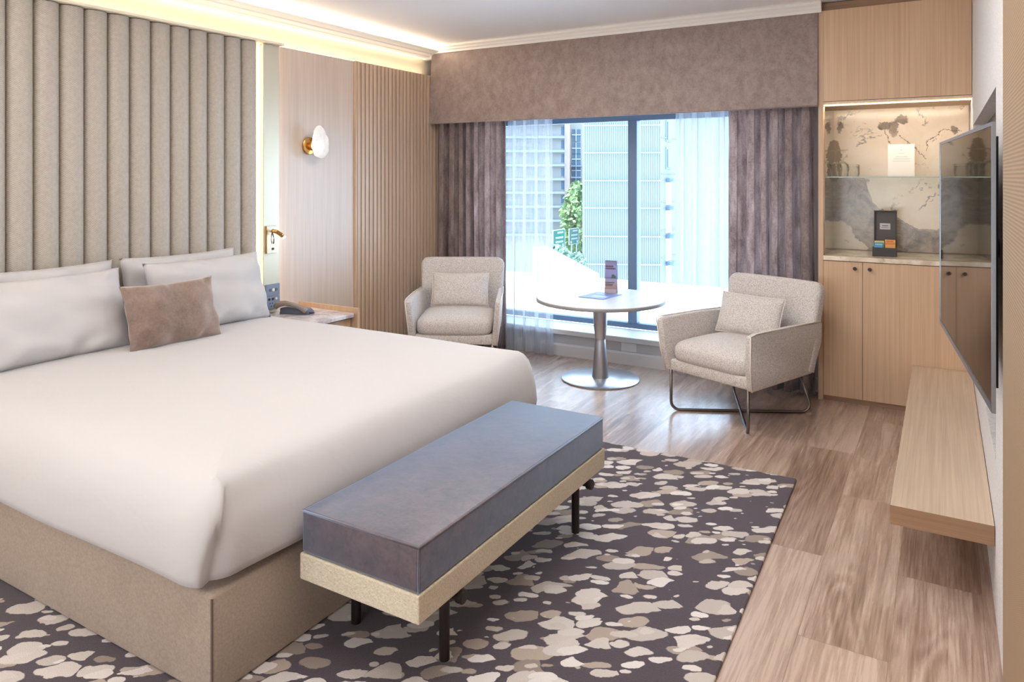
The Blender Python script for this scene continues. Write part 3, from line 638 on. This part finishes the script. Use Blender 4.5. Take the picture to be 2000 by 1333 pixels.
# ------------------------------------------------------------------ armchairs (local: faces -y, x to its left/right)
def armchair(name, label, loc, rz, group):
    s = thing(name, label, 'armchair', loc, rz, group); F = M['chair_fabric']
    # seat cushion, domed
    bm = NBM()
    def seat(u, v):
        th = PI*(v-.5); ph = 2*PI*u
        def sp(c, e): return math.copysign(abs(c)**e, c)
        x = .287*sp(math.cos(th), .28)*sp(math.cos(ph), .28); y = -.045+.305*sp(math.cos(th), .28)*sp(math.sin(ph), .28); z = .385+.072*sp(math.sin(th), .7)
        if z > .385: z += .022*(1-(x/.3)**2)*(1-((y+.045)/.32)**2)
        return Vector((x, y, z))
    grid(bm, 64, 24, seat, True); bmesh.ops.remove_doubles(bm, verts=bm.verts, dist=1e-5); obj('seat_cushion', bm, F, s, local=True, smooth=True)
    obj('seat_frame', box(NBM(), -.288, .288, -.335, .27, .262, .335, bev=.012, seg=2), F, s, local=True, angle=50)
    # back: leaning slab with rounded corners
    lean = math.radians(15); c, sn = math.cos(lean), math.sin(lean)
    hb_, wt, wb = .57, .345, .325; poly = [(-wb, 0), (wb, 0)]
    rc = .06
    for i in range(1, 8): poly.append((wb+(wt-wb)*i/8, (hb_-rc)*i/8))
    for cx, a0 in ((wt-rc, 0), (-(wt-rc), PI/2)):
        if a0:
            for i in range(1, 10): poly.append((wt-rc-2*(wt-rc)*i/10, hb_))
        for i in range(7): a = a0+PI/2*i/6; poly.append((cx+rc*math.cos(a), hb_-rc+rc*math.sin(a)))
    bm = NBM(); rslab(bm, poly, .095, .034, (0, .285, .275), (1, 0, 0), (0, sn, c))
    for v in bm.verts:   # slight dish across the width
        v.co.y -= .035*(v.co.x/.345)**2*frac(v.co.z, .3, .7)
    obj('backrest', bm, F, s, local=True, smooth=True)
    for sx in (-1, 1):
        # arm panel: polygon in y,z ; flares outward to the top
        poly = [(-.340, .258), (-.372, .40), (-.392, .590), (-.34, .600), (.0, .596), (.38, .585), (.395, .45), (.33, .275), (.30, .262)]
        bm = NBM(); prism(bm, poly, .044, (0, 0, 0), (0, 1, 0), (0, 0, 1), bev=.013, seg=3)
        for v in bm.verts:
            t = (v.co.z-.26)/.34; v.co.x = sx*(v.co.x+.302+.030*t-.012*frac(v.co.y, .1, .4)) if sx > 0 else -(.302+.030*t-.012*frac(v.co.y, .1, .4))+v.co.x
        obj('armrest', bm, F, s, local=True, angle=50)
        ed = [(-.342, .262), (-.374, .40), (-.396, .592), (-.34, .602), (.0, .598), (.36, .588)]
        pts = [(sx*(.302+.030*(z-.26)/.34-.012*frac(y, .1, .4)+.0175), y, z) for y, z in ed]
        obj('arm_piping', tube(NBM(), pts, .0045, 8), M['piping'], s, local=True, smooth=True)
    # two crossing sled frames
    def sled(a, b_, h=0):
        a = Vector(a); b_ = Vector(b_); d = (b_-a).normalized(); pts = [a+Vector((0, 0, .27))]; r = .055
        pts.append(a+Vector((0, 0, r+.009+h)))
        for i in range(1, 7): t = PI/2*i/6; pts.append(a+d*(r-r*math.cos(t))+Vector((0, 0, .009+h+r-r*math.sin(t))))
        for i in range(0, 7): t = PI/2*i/6; pts.append(b_-d*(r-r*math.sin(t))+Vector((0, 0, .009+h+r-r*math.cos(t))))
        top = b_+Vector((0, 0, .275))-d*.07; pts.append(top); return pts
    # front legs rise straight, rear uprights lean inward
    for sx, h in ((-1, 0), (1, .0005)):
        obj('leg_frame', tube(NBM(), sled((sx*.285, -.328, 0), (-sx*.285, .328, 0), h), .0095, 12), M['gun_metal'], s, local=True, smooth=True)
    return s
G = 'pair of matching oatmeal armchairs'
a1 = armchair('armchair', 'oatmeal armchair by the oak cabinet, to the right of the round table', (-1.11, 4.716, 0), math.radians(-21.9), G)
a2 = armchair('armchair', 'oatmeal armchair in the left corner beside the fluted wall, behind the bed', (-3.255, 4.66, 0), math.radians(29), G)
G = 'matching lumbar cushions on the armchairs'
def on_chair(o, x, y, z, r): a = o.rotation_euler.z; return (o.location.x+x*math.cos(a)-y*math.sin(a), o.location.y+x*math.sin(a)+y*math.cos(a), z)
pillow('lumbar_cushion', 'small oatmeal lumbar cushion on the armchair right of the round table', 'cushion', .46, .27, .11, on_chair(a1, -.03, .145, .468, 0), math.radians(-20), a1.rotation_euler.z+.03, M['chair_fabric'], G, 6, M['piping'], .04, .004)
pillow('lumbar_cushion', 'small oatmeal lumbar cushion on the left corner armchair by the fluted wall', 'cushion', .46, .27, .11, on_chair(a2, 0, .145, .468, 0), math.radians(-20), a2.rotation_euler.z-.03, M['chair_fabric'], G, 8, M['piping'], .04, .004)

# ------------------------------------------------------------------ pelmet and curtains
s = thing('pelmet', 'deep taupe velvet pelmet running above the window curtains', 'pelmet', (-2.35, 5.25, 1.975))
bm = NBM()
def pel(u, v):
    x = -3.957+u*3.233; z = 1.975+v*.63; y = 5.250-.030*(1-v)*(.4+.6*(1-u))+.004*noise.noise(Vector((x*1.5, 0, z*3))); x -= .012*(1-v)*(1-frac(u, 0, .03))
    return Vector((x, y, z))
grid(bm, 60, 10, pel); r = bmesh.ops.extrude_face_region(bm, geom=bm.faces[:]); vs = [g for g in r['geom'] if isinstance(g, bmesh.types.BMVert)]
for v in vs: v.co.y += .014
obj('front_panel', bm, M['pelmet_velvet'], s, angle=50)
obj('hem', tube(NBM(), [(-3.97, 5.217, 1.977), (-3.2, 5.222, 1.975), (-2.35, 5.226, 1.974), (-1.5, 5.232, 1.975), (-.726, 5.238, 1.977)], .006, 8), M['pelmet_velvet'], s, smooth=True)

def curtain(name, label, cat, x0, x1, y, amp, nf, mat, z0, z1, group, seed, flare=0, edges=None, thick=.003):
    bm = NBM(); rnd = random.Random(seed); N_ = nf*(26 if thick else 14); ph = [rnd.uniform(-.5, .5) for _ in range(nf+2)]; am = [rnd.uniform(.55, 1.0) for _ in range(nf+2)]
    def f(u, v):
        t = max(0, min(1, u+(.045*math.sin(7*u+seed)*math.sin(PI*u) if thick else 0)))*nf; k = min(int(t), nf); fr = t-k; a = am[k]*(1-fr)+am[min(k+1, nf+1)]*fr; p = ph[k]*(1-fr)+ph[min(k+1, nf+1)]*fr
        h = 1-v
        sway = .02*noise.noise(Vector((u*5+seed, v*1.4, 0)))*h
        xx = x0+(x1-x0)*u+sway+flare*h*(u-.5); wv = math.sin(2*PI*t+p+1.2*noise.noise(Vector((u*3, v*1.1, seed))))
        if thick:   # heavy pleats: rounded lobes towards the room, narrow deep gaps between
            ph_ = t*PI+p+.35*noise.noise(Vector((u*3, v*1.3, seed))); wv = 1-2*abs(math.sin(ph_))**.62
        yy = y+amp*a*math.copysign(abs(wv)**.8, wv)*(.75+.35*h)
        xx += .25*(x1-x0)/nf*math.sin(4*PI*t+p)*.35
        return Vector((xx, yy, z0+(z1-z0)*v))
    grid(bm, N_, 26, f)
    if thick:
        r = bmesh.ops.solidify(bm, geom=bm.faces[:], thickness=thick)
    return obj(name, bm, mat, smooth=True, label=label, cat=cat, group=group)
G = 'mauve velvet curtains'
curtain('curtain', 'mauve velvet curtain at the left end of the window, behind the corner armchair', 'curtain', -3.945, -3.235, 5.335, .060, 7, M['curtain_velvet'], .015, 2.10, G, 3)
curtain('curtain', 'mauve velvet curtain at the right end of the window, next to the oak cabinet', 'curtain', -1.345, -.755, 5.335, .060, 6, M['curtain_velvet'], .015, 2.10, G, 9)
G = 'sheer curtains'
curtain('sheer_curtain', 'white sheer curtain left of the window view, touching the floor', 'sheer curtain', -3.23, -2.80, 5.385, .034, 4, M['sheer'], .008, 2.10, G, 21, .03, thick=0)
curtain('sheer_curtain', 'white sheer curtain right of the window view, behind the right armchair', 'sheer curtain', -1.75, -1.35, 5.385, .034, 4, M['sheer'], .008, 2.10, G, 33, .02, thick=0)
obj('wall_outlet', B(-2.219, -2.088, 5.452, 5.459, .102, .176, bev=.002), M['white_plastic'], None, label='white double power outlet low on the wall under the window', cat='wall outlet')

# ------------------------------------------------------------------ joinery
JY = 5.267; XJ0, XJ1 = -.722, .152
s = thing('bar_cabinet', 'tall oak built-in bar cabinet with lit marble niche right of the window', 'cabinet', (0, 5.53, 0))
obj('side_panel', B(XJ0, -.692, JY-.002, 5.80, 0, 2.617), M['oak'], s)
obj('upper_door', B(-.691, XJ1, JY, JY+.02, 2.006, 2.617), M['oak'], s)
obj('upper_body', B(-.691, XJ1, JY+.021, 5.80, 2.03, 2.617), M['oak'], s)
obj('light_rail', B(-.691, XJ1, JY+.002, JY+.03, 1.972, 2.003), M['oak_y'], s)
obj('niche_ceiling', B(-.691, XJ1, JY+.031, 5.80, 1.985, 2.02), M['oak'], s)
obj('led_strip', B(-.688, XJ1-.002, JY+.034, JY+.046, 1.975, 1.984), M['led_niche'], s)
obj('led_profile', B(-.688, XJ1-.002, JY-.0008, JY+.003, 1.9765, 1.9805), M['led'], s)
obj('marble_back', B(-.691, XJ1, 5.792, 5.812, .972, 1.985), M['slab'], s)
obj('mirror_side', B(-.6918, -.6875, JY+.05, 5.791, .972, 1.985), M['mirror'], s)
obj('countertop', B(-.691, XJ1, JY-.006, 5.80, .940, .970, bev=.003), M['counter'], s)
obj('lower_body', B(-.689, XJ1, JY+.021, 5.80, .03, .938), M['oak_dark'], s)
obj('kickboard', B(-.69, XJ1, JY+.010, JY+.02, .0, .032), M['oak_side'], s)
d1 = obj('door', B(-.690, -.4535, JY, JY+.019, .034, .936), M['oak'], s); d2 = obj('door', B(-.4505, XJ1, JY, JY+.019, .034, .936), M['oak'], s)
for d, x in ((d1, -.497), (d2, -.409)): obj('knob', lathe(NBM(), [(0, 0), (.006, 0), (.006, -.012), (.011, -.014), (.012, -.020), (.010, -.024), (0, -.024)], (x, JY, .895), 18, 'y'), M['dark_metal'], d, angle=40)
obj('top_trim', B(XJ0-.004, XJ1, JY+.03, 5.80, 2.618, 2.672), M['oak_side'], s)
sh = thing('glass_shelf', 'clear glass shelf across the marble niche', 'shelf', (-.27, 5.55, 1.493))
obj('pane', B(-.687, XJ1, 5.34, 5.79, 1.4945, 1.5015), M['shelf_glass'], sh); obj('front_edge', B(-.687, XJ1, 5.337, 5.340, 1.494, 1.502), M['glass_edge'], sh)
def wineglass(name, label, x, y, z, grp):   # stored upside down on its rim
    bm = NBM(); lathe(bm, [(.034, 0), (.040, .03), (.044, .055), (.036, .085), (.014, .104), (.0055, .112), (.0045, .15), (.006, .178), (.036, .184), (.037, .187), (0, .1875)], (x, y, z), 32)
    lathe(bm, [(.0325, .0005), (.0385, .03), (.0425, .055), (.0345, .083), (.012, .101), (0, .104)], (x, y, z), 32); return obj(name, bm, M['clear'], smooth=True, label=label, cat='glass', group=grp)
wineglass('wine_glass', 'upturned wine glass on the glass shelf beside the tumbler', -.60, 5.52, 1.502, None)
wineglass('wine_glass', 'upturned wine glass at the back left of the glass shelf', -.655, 5.63, 1.502, None)
bm = NBM(); lathe(bm, [(.038, 0), (.042, .02), (.042, .078), (.039, .083), (0, .083)], (-.535, 5.54, 1.502), 32); lathe(bm, [(.0365, .0005), (.0395, .02), (.0395, .070), (0, .072)], (-.535, 5.54, 1.502), 32)
obj('tumbler', bm, M['clear'], smooth=True, label='upturned short tumbler on the glass shelf right of the wine glasses', cat='glass')
s = thing('notice_card', 'white printed notice card standing on the glass shelf', 'card', (-.24, 5.52, 1.502))
obj('card', B(-.318, -.161, 5.50, 5.503, 1.502, 1.718), M['paper'], s)
bm = NBM()
for z, a, b_ in ((1.655, -.255, -.222), (1.633, -.275, -.20), (1.618, -.285, -.19), (1.603, -.288, -.188)): box(bm, a, b_, 5.4992, 5.4999, z, z+.003)
bmesh.ops.create_circle(bm, cap_ends=True, segments=12, radius=.004, matrix=Matrix.Translation((-.239, 5.4992, 1.68)) @ Matrix.Rotation(PI/2, 4, 'X'))
obj('lettering', bm, M['print_grey'], s)
# tea box
s = thing('tea_box', 'open charcoal tea box standing on the marble counter', 'box', (-.33, 5.43, .971))
bx0, bx1, by0, by1 = -.405, -.262, 5.40, 5.475
bm = NBM(); box(bm, bx0, bx1, by0, by0+.006, .971, 1.028); box(bm, bx0, bx1, by1-.006, by1, .971, 1.028); box(bm, bx0, bx0+.006, by0+.006, by1-.006, .971, 1.028); box(bm, bx1-.006, bx1, by0+.006, by1-.006, .971, 1.028); box(bm, bx0+.006, bx1-.006, by0+.006, by1-.006, .971, .976)
obj('tray', bm, M['black_card'], s)
bm = NBM(); lx0, lx1 = bx0+.004, bx1-.002; box(bm, lx0, lx1, by1+.016, by1+.020, 1.029, 1.272); box(bm, lx0, lx0+.008, by1, by1+.016, 1.029, 1.272); box(bm, lx1-.008, lx1, by1, by1+.016, 1.029, 1.272); box(bm, lx0+.008, lx1-.008, by1, by1+.016, 1.264, 1.272)
obj('lid', bm, M['black_card'], s); obj('lid_lining', B(lx0+.009, lx1-.009, by1+.0135, by1+.0155, 1.030, 1.263), M['box_inner'], s)
lb = obj('label_plate', B(-.366, -.303, by1+.0115, by1+.0134, 1.145, 1.186), plain('silver label', (190, 186, 184), .4), s)
bm = NBM(); box(bm, -.352, -.316, by1+.0108, by1+.0114, 1.168, 1.173); box(bm, -.356, -.312, by1+.0108, by1+.0114, 1.157, 1.159); obj('lettering', bm, plain('dark lettering', (90, 86, 84), .6), lb)
G = 'sachets in the tea box'
def sachet(label, x0, x1, y, z1, cA, cB, cC):
    t = thing('sachet', label, 'sachet', ((x0+x1)/2, y, .977), 0, G)
    obj('wrapper', B(x0, x1, y, y+.006, .977, z1, bev=.002), plain('sachet '+label[:12], cA, .4), t)
    obj('band', B(x0+.002, x1-.002, y-.0008, y-.0002, z1-.032, z1-.017), plain('band '+label[:12], cB, .4), t)
    bm = NBM()
    for i in range(5): box(bm, x0+.008+i*.009, x0+.014+i*.009, y-.0014, y-.0009, z1-.014, z1-.006)
    obj('lettering', bm, plain('sachet print '+label[:12], cC, .5), t)
sachet('yellow and cream tea sachet behind the blue one in the tea box', -.395, -.337, 5.447, 1.070, (226, 216, 150), (240, 236, 200), (190, 170, 90))
sachet('blue tea sachet at the left front of the tea box', -.397, -.342, 5.425, 1.058, (36, 138, 176), (90, 170, 220), (210, 232, 240))
sachet('orange sachet at the right of the tea box', -.332, -.270, 5.437, 1.080, (236, 172, 92), (226, 130, 60), (196, 60, 30))

# floating shelf
s = thing('floating_shelf', 'long floating oak shelf low on the right wall below the television', 'shelf', (0, 4.1, .232))
obj('board', B(-.165, XR-.002, 2.985, 5.262, .2315, .3015, bev=.0015, seg=1), M['oak_y'], s); obj('front_face', B(-.1652, XR-.002, 2.9835, 2.9855, .2318, .3008), M['oak_side'], s)

# television
n0 = Vector((.1075, 2.157, 0)); e = Vector((-math.sin(math.radians(5.4)), math.cos(math.radians(5.4)), 0)); L = 1.235; z0, z1 = .912, 1.637
tvs = thing('television', 'large wall television angled out from the right wall above the floating shelf', 'television', tuple(n0+e*L/2)[:2]+(z0,))
nrm = Vector((-e.y, e.x, 0))   # faces the room
def tvbox(a0, a1, d0, d1, za, zb):
    bm = NBM(); box(bm, a0, a1, d0, d1, za, zb, bev=.0); M_ = Matrix(((e.x, nrm.x, 0, n0.x), (e.y, nrm.y, 0, n0.y), (0, 0, 1, 0), (0, 0, 0, 1))); bm.transform(M_); return bm
obj('rear_housing', tvbox(.14, L-.10, -.032, -.006, z0+.03, z1-.03), M['black'], tvs)
bm = tvbox(0, L, -.006, .003, z0, z0+.016)
for a in ((0, L, -.006, .003, z1-.010, z1), (0, .010, -.006, .003, z0+.016, z1-.010), (L-.010, L, -.006, .003, z0+.016, z1-.010)):
    m2 = tvbox(*a); me_ = bpy.data.meshes.new('t'); m2.to_mesh(me_); m2.free(); bm.from_mesh(me_); bpy.data.meshes.remove(me_)
obj('bezel', bm, M['tv_frame'], tvs)
obj('screen', tvbox(.010, L-.010, -.005, .001, z0+.016, z1-.010), M['screen'], tvs)
c = n0+e*L/2-nrm*.038; obj('wall_bracket', tube(NBM(), [(c.x, c.y, 1.27), (XR-.001, c.y+.02, 1.27)], .03, 12), M['black'], tvs)

# ------------------------------------------------------------------ outside the window
yaw = math.radians(30.697); Rv = Vector((math.cos(yaw), math.sin(yaw), 0)); Fv = Vector((-math.sin(yaw), math.cos(yaw), 0))
def W(px, py, d): return Vector((0, 0, 1.5))+(Fv+Rv*((px-1000)/1417.3))*d-Vector((0, 0, 1))*((py-345.5)/1417.3)*d
def quadbox(bm, p0, p1, z0, z1, t=.3, back=None):
    """vertical slab from p0 to p1 (plan points), thickness t away from the viewer"""
    p0 = Vector((p0.x, p0.y, 0)); p1 = Vector((p1.x, p1.y, 0)); d = (p1-p0).normalized(); n_ = Vector((-d.y, d.x, 0))
    if n_.dot(Fv) < 0: n_ = -n_
    vs = [bm.verts.new(q+Vector((0, 0, z))) for z in (z0, z1) for q in (p0, p1, p1+n_*t, p0+n_*t)]
    for f in ((0, 1, 2, 3), (7, 6, 5, 4), (0, 4, 5, 1), (1, 5, 6, 2), (2, 6, 7, 3), (3, 7, 4, 0)): bm.faces.new([vs[i] for i in f])
    return bm
clad = plain('ribbed grey cladding', (112, 121, 129), .5); cladL = plain('pale joint', (144, 152, 158), .5); pale = plain('pale render', (140, 139, 136), .7); slabm = plain('grey slab edge', (112, 123, 137), .7)
dk = plain('dark glazing', (80, 102, 124), .15); wframe = plain('white window frame', (197, 202, 207), .5)
D = 42.0; zb = -9.0
tw = thing('office_tower', 'tall grey building with ribbed cladding filling the window view', 'building', tuple(W(1220, 345, D+6))[:2]+(zb,))
A, Bp = W(1138, 345, D), W(1291, 345, D*.99); bm = NBM(); n_ = 36; d = (Bp-A); nn = Vector((-d.y, d.x, 0)).normalized()
if nn.dot(Fv) > 0: nn = -nn
pr_ = []
for i in range(n_): 
    for t, o_ in ((i/n_, 0), ((i+.45)/n_, 0), ((i+.55)/n_, .05), ((i+.95)/n_, .05)): pr_.append(A+d*t+nn*o_)
pr_.append(Bp)
V0 = [bm.verts.new((p.x, p.y, zb)) for p in pr_]; V1 = [bm.verts.new((p.x, p.y, 16)) for p in pr_]
for i in range(len(pr_)-1): bm.faces.new((V0[i], V0[i+1], V1[i+1], V1[i]))
obj('ribbed_facade', bm, clad, tw)
bm = NBM(); quadbox(bm, A+Fv*.05, Bp+Fv*.05, zb, 16, 3); obj('core', bm, clad, tw)
for py in (246, 299, 353, 406, 461, 515): 
    z = W(0, py, D).z; bm = NBM(); quadbox(bm, A+nn*.30, Bp+nn*.30, z-.025, z+.025, .05); obj('joint_band', bm, cladL, tw)
bm = NBM(); quadbox(bm, W(1249, 345, D)+nn*.16, W(1262, 345, D)+nn*.16, -7, 12, .05); obj('pale_strip', bm, cladL, tw)
bm = NBM(); C2 = W(1322, 345, D*1.03); quadbox(bm, Bp, C2, zb, 16, 3); obj('side_wing', bm, plain('pale grey render', (106, 114, 122), .6), tw)
dd = (C2-Bp).normalized(); nv = Vector((-dd.y, dd.x, 0)); nv = -nv if nv.dot(Fv) > 0 else nv
for i, py in enumerate((258, 312, 382, 437, 492, 545)):
    z = W(0, py, D).z; q0 = Bp+(C2-Bp)*.28+nv*.06; q1 = Bp+(C2-Bp)*.60+nv*.06
    bm = NBM(); quadbox(bm, q0, q1, z-.55, z+.75, .1); f = obj('window', bm, wframe if i > 1 else slabm, tw)
    bm = NBM(); quadbox(bm, q0+(q1-q0)*.15+nv*.05, q1-(q1-q0)*.15+nv*.05, z-.45, z+.6, .04); obj('pane', bm, cladL if i > 1 else dk, f)
    if i > 1: bm = NBM(); quadbox(bm, q0-(q1-q0)*.1+nv*.5, q1+(q1-q0)*.1+nv*.5, z+.8, z+1.0, .45); obj('awning', bm, dk, tw)
    bm = NBM(); quadbox(bm, Bp+nv*.05, C2+nv*.05, z+1.25, z+1.3, .05); obj('joint_band', bm, slabm, tw)
D2 = 62.0
ap = thing('apartment_building', 'pale apartment block with balconies, left of the grey building', 'building', tuple(W(1085, 345, D2+6))[:2]+(zb,))
bm = NBM(); quadbox(bm, W(880, 345, D2), W(1103, 345, D2), zb, 22, 10); obj('front_wall', bm, pale, ap)
bm = NBM(); quadbox(bm, W(1103, 345, D2+2.2), W(1175, 345, D2+2.2), zb, 22, 7); obj('recessed_wall', bm, pale, ap)
bm = NBM(); quadbox(bm, W(1102.5, 345, D2-.2), W(1113, 345, D2-.2), zb, 22, 3); obj('pier', bm, plain('warm render', (147, 133, 126), .7), ap)
for py in (242, 269, 296, 323, 350, 376, 403, 430, 457):
    z = W(0, py, D2).z
    bm = NBM(); quadbox(bm, W(960, 345, D2-.9), W(1103, 345, D2-.9), z-.10, z+.08, .95); obj('balcony', bm, slabm, ap)
    bm = NBM(); quadbox(bm, W(1096, 345, D2-.03), W(1102, 345, D2-.03), z+.25, z+.95, .05); obj('window', bm, dk, ap)
    bm = NBM(); quadbox(bm, W(1040, 345, D2-.03), W(1052, 345, D2-.03), z+.25, z+.95, .05); obj('window', bm, dk, ap)
for i, py in enumerate((262, 289, 311, 334, 358, 382, 405)):
    z = W(0, py, D2).z; bm = NBM(); quadbox(bm, W(1117, 345, D2+2.1), W(1134, 345, D2+2.1), z-.5, z+.55, .1); f = obj('window', bm, dk, ap)
    bm = NBM(); quadbox(bm, W(1124.6, 345, D2+2.0), W(1125.6, 345, D2+2.0), z-.5, z+.55, .08); quadbox(bm, W(1117, 345, D2+2.0), W(1134, 345, D2+2.0), z+.02, z+.08, .08); obj('window_bar', bm, wframe, f)
    if i > 1: bm = NBM(); quadbox(bm, W(1115, 345, D2+1.2), W(1140, 345, D2+1.2), z-.62, z-.50, .9); obj('balcony', bm, slabm, ap)
# white building far right behind the sheer
bm = NBM(); quadbox(bm, W(1334, 345, 50), W(1480, 345, 50), zb, 8, 8); obj('white_building', bm, plain('white render', (122, 128, 134), .7), label='plain white building seen through the right sheer curtain', cat='building')
# tree
def tree(name, label, c, rx, rz, n, trunk_z, seed, size=.22):
    t = thing(name, label, 'tree', (c.x, c.y, trunk_z)); rnd = random.Random(seed); bm = NBM()
    for i in range(n):
        v = Vector((rnd.gauss(0, 1), rnd.gauss(0, 1), rnd.gauss(0, 1))).normalized()*rnd.uniform(.45, 1)**.5; p = c+Vector((v.x*rx, v.y*rx, v.z*rz))
        a = Vector((rnd.gauss(0, 1), rnd.gauss(0, 1), rnd.gauss(0, 1))).normalized(); b_ = a.orthogonal().normalized(); s_ = size*rnd.uniform(.6, 1.3)
        bm.faces.new([bm.verts.new(p+a*s_), bm.verts.new(p+b_*s_*.6), bm.verts.new(p-a*s_), bm.verts.new(p-b_*s_*.6)])
    b = NB('leaves '+name); b.P(Base_Color=b.ramp(b.noise(b.co(), 1.2, 3), [(.35, lin((61, 91, 58))), (.65, lin((114, 142, 84)))]), Roughness=.6); b.p.inputs['Transmission Weight'].default_value = 0
    me_o = obj('foliage', bm, b.m, t); bm = tube(NBM(), [(c.x, c.y, trunk_z), (c.x+.1, c.y, c.z-rz*.3), (c.x, c.y, c.z+rz*.4)], [.22, .16, .05], 8); obj('trunk', bm, plain('bark '+name, (110, 96, 84), .9), t, smooth=True)
tree('street_tree', 'tall green street tree beside the green road signs', W(1134, 432, 57), 1.65, 3.2, 1500, zb, 4)
def shrub(label, c, rx, rz, n, seed):
    rnd = random.Random(seed); bm = NBM()
    for i in range(n):
        v = Vector((rnd.gauss(0, 1), rnd.gauss(0, 1), abs(rnd.gauss(0, 1)))).normalized()*rnd.uniform(.5, 1); p = c+Vector((v.x*rx, v.y*rx, v.z*rz)); a = Vector((rnd.gauss(0, 1), rnd.gauss(0, 1), rnd.gauss(0, 1))).normalized(); b_ = a.orthogonal(); s_ = .16
        bm.faces.new([bm.verts.new(p+a*s_), bm.verts.new(p+b_*s_*.6), bm.verts.new(p-a*s_), bm.verts.new(p-b_*s_*.6)])
    obj('shrub', bm, plain('shrub leaves', (98, 124, 107), .7), label=label, cat='shrub')
shrub('low green shrub behind the pale wall, below the left road sign', W(1083, 508, 36), .9, .7, 500, 11)
shrub('low green shrub behind the pale wall, below the right road sign', W(1126, 518, 34.5), .42, .55, 400, 12)
# road signs
sgm = plain('green sign', (14, 84, 73), .5); sw = plain('white sign print', (132, 140, 139), .5)
def rsign(label, x0, x1, yt, yb, d, sk):
    t = thing('road_sign', label, 'road sign', tuple(W((x0+x1)/2, yb, d))[:2]+(zb,)); a = W(x0, 345, d); b_ = W(x1, 345, d+sk); z1_ = W(0, yt, d).z; z0_ = W(0, yb, d).z
    bm = NBM(); quadbox(bm, a, b_, z0_, z1_, .06); obj('board', bm, sw, t); dv = b_-a; n_ = -Fv*.03
    bm = NBM(); quadbox(bm, a+dv*.05+n_, b_-dv*.05+n_, z0_+.05, z1_-.05, .02); pl = obj('green_face', bm, sgm, t)
    bm = NBM(); H_ = z1_-z0_
    for zz, s0, s1 in ((.84, .35, .85), (.58, .2, .85), (.36, .2, .85)): 
        for q in range(6): 
            u0 = s0+(s1-s0)*q/6; quadbox(bm, a+dv*u0+n_*2, a+dv*(u0+(s1-s0)/6*.8)+n_*2, z0_+H_*(zz-.05), z0_+H_*(zz+.05), .02)
    for u0 in (.12, .75): quadbox(bm, a+dv*u0+n_*2, a+dv*(u0+.12)+n_*2, z0_+H_*.08, z0_+H_*.24, .02)
    obj('lettering', bm, sw, t)
    for u0 in (.25, .75): q = a+dv*u0-n_*4; obj('post', tube(NBM(), [(q.x, q.y, zb), (q.x, q.y, z0_+.2)], .05, 8), slabm, t)
rsign('green road sign, the left and larger of the two outside the window', 1080.5, 1104, 450, 488, 40, 1.2)
rsign('green road sign, the right one, partly behind the tree', 1112, 1131, 447, 479, 52, 1.2)
# ground, white parapet and terrace roof outside
obj('ground', B(-80, 40, 13, 110, zb-.2, zb), plain('pale road', (181, 181, 179), .9), kind='structure', origin=False)
terr = plain('pale roof membrane', (196, 204, 212), .8)
obj('terrace_roof', B(-13, 8, 5.95, 14.5, -.85, -.70), terr, kind='structure', origin=False)
bm = NBM(); p0, p1 = W(1040, 482, 15.5), W(1140, 537, 13.8); d_ = (p1-p0); bk = Vector((-d_.y, d_.x, 0)).normalized()*.35
vs = [bm.verts.new(v) for v in (Vector((p0.x, p0.y, -.9)), Vector((p1.x, p1.y, -.9)), p1, p0)]; vs2 = [bm.verts.new(v.co+bk) for v in vs]
bm.faces.new(vs); bm.faces.new(vs2[::-1])
for i in range(4): bm.faces.new((vs[i], vs[(i+1) % 4], vs2[(i+1) % 4], vs2[i]))
obj('parapet', bm, plain('white concrete', (132, 132, 131), .8), label='sloping white concrete parapet outside the window, below the road signs', cat='parapet')
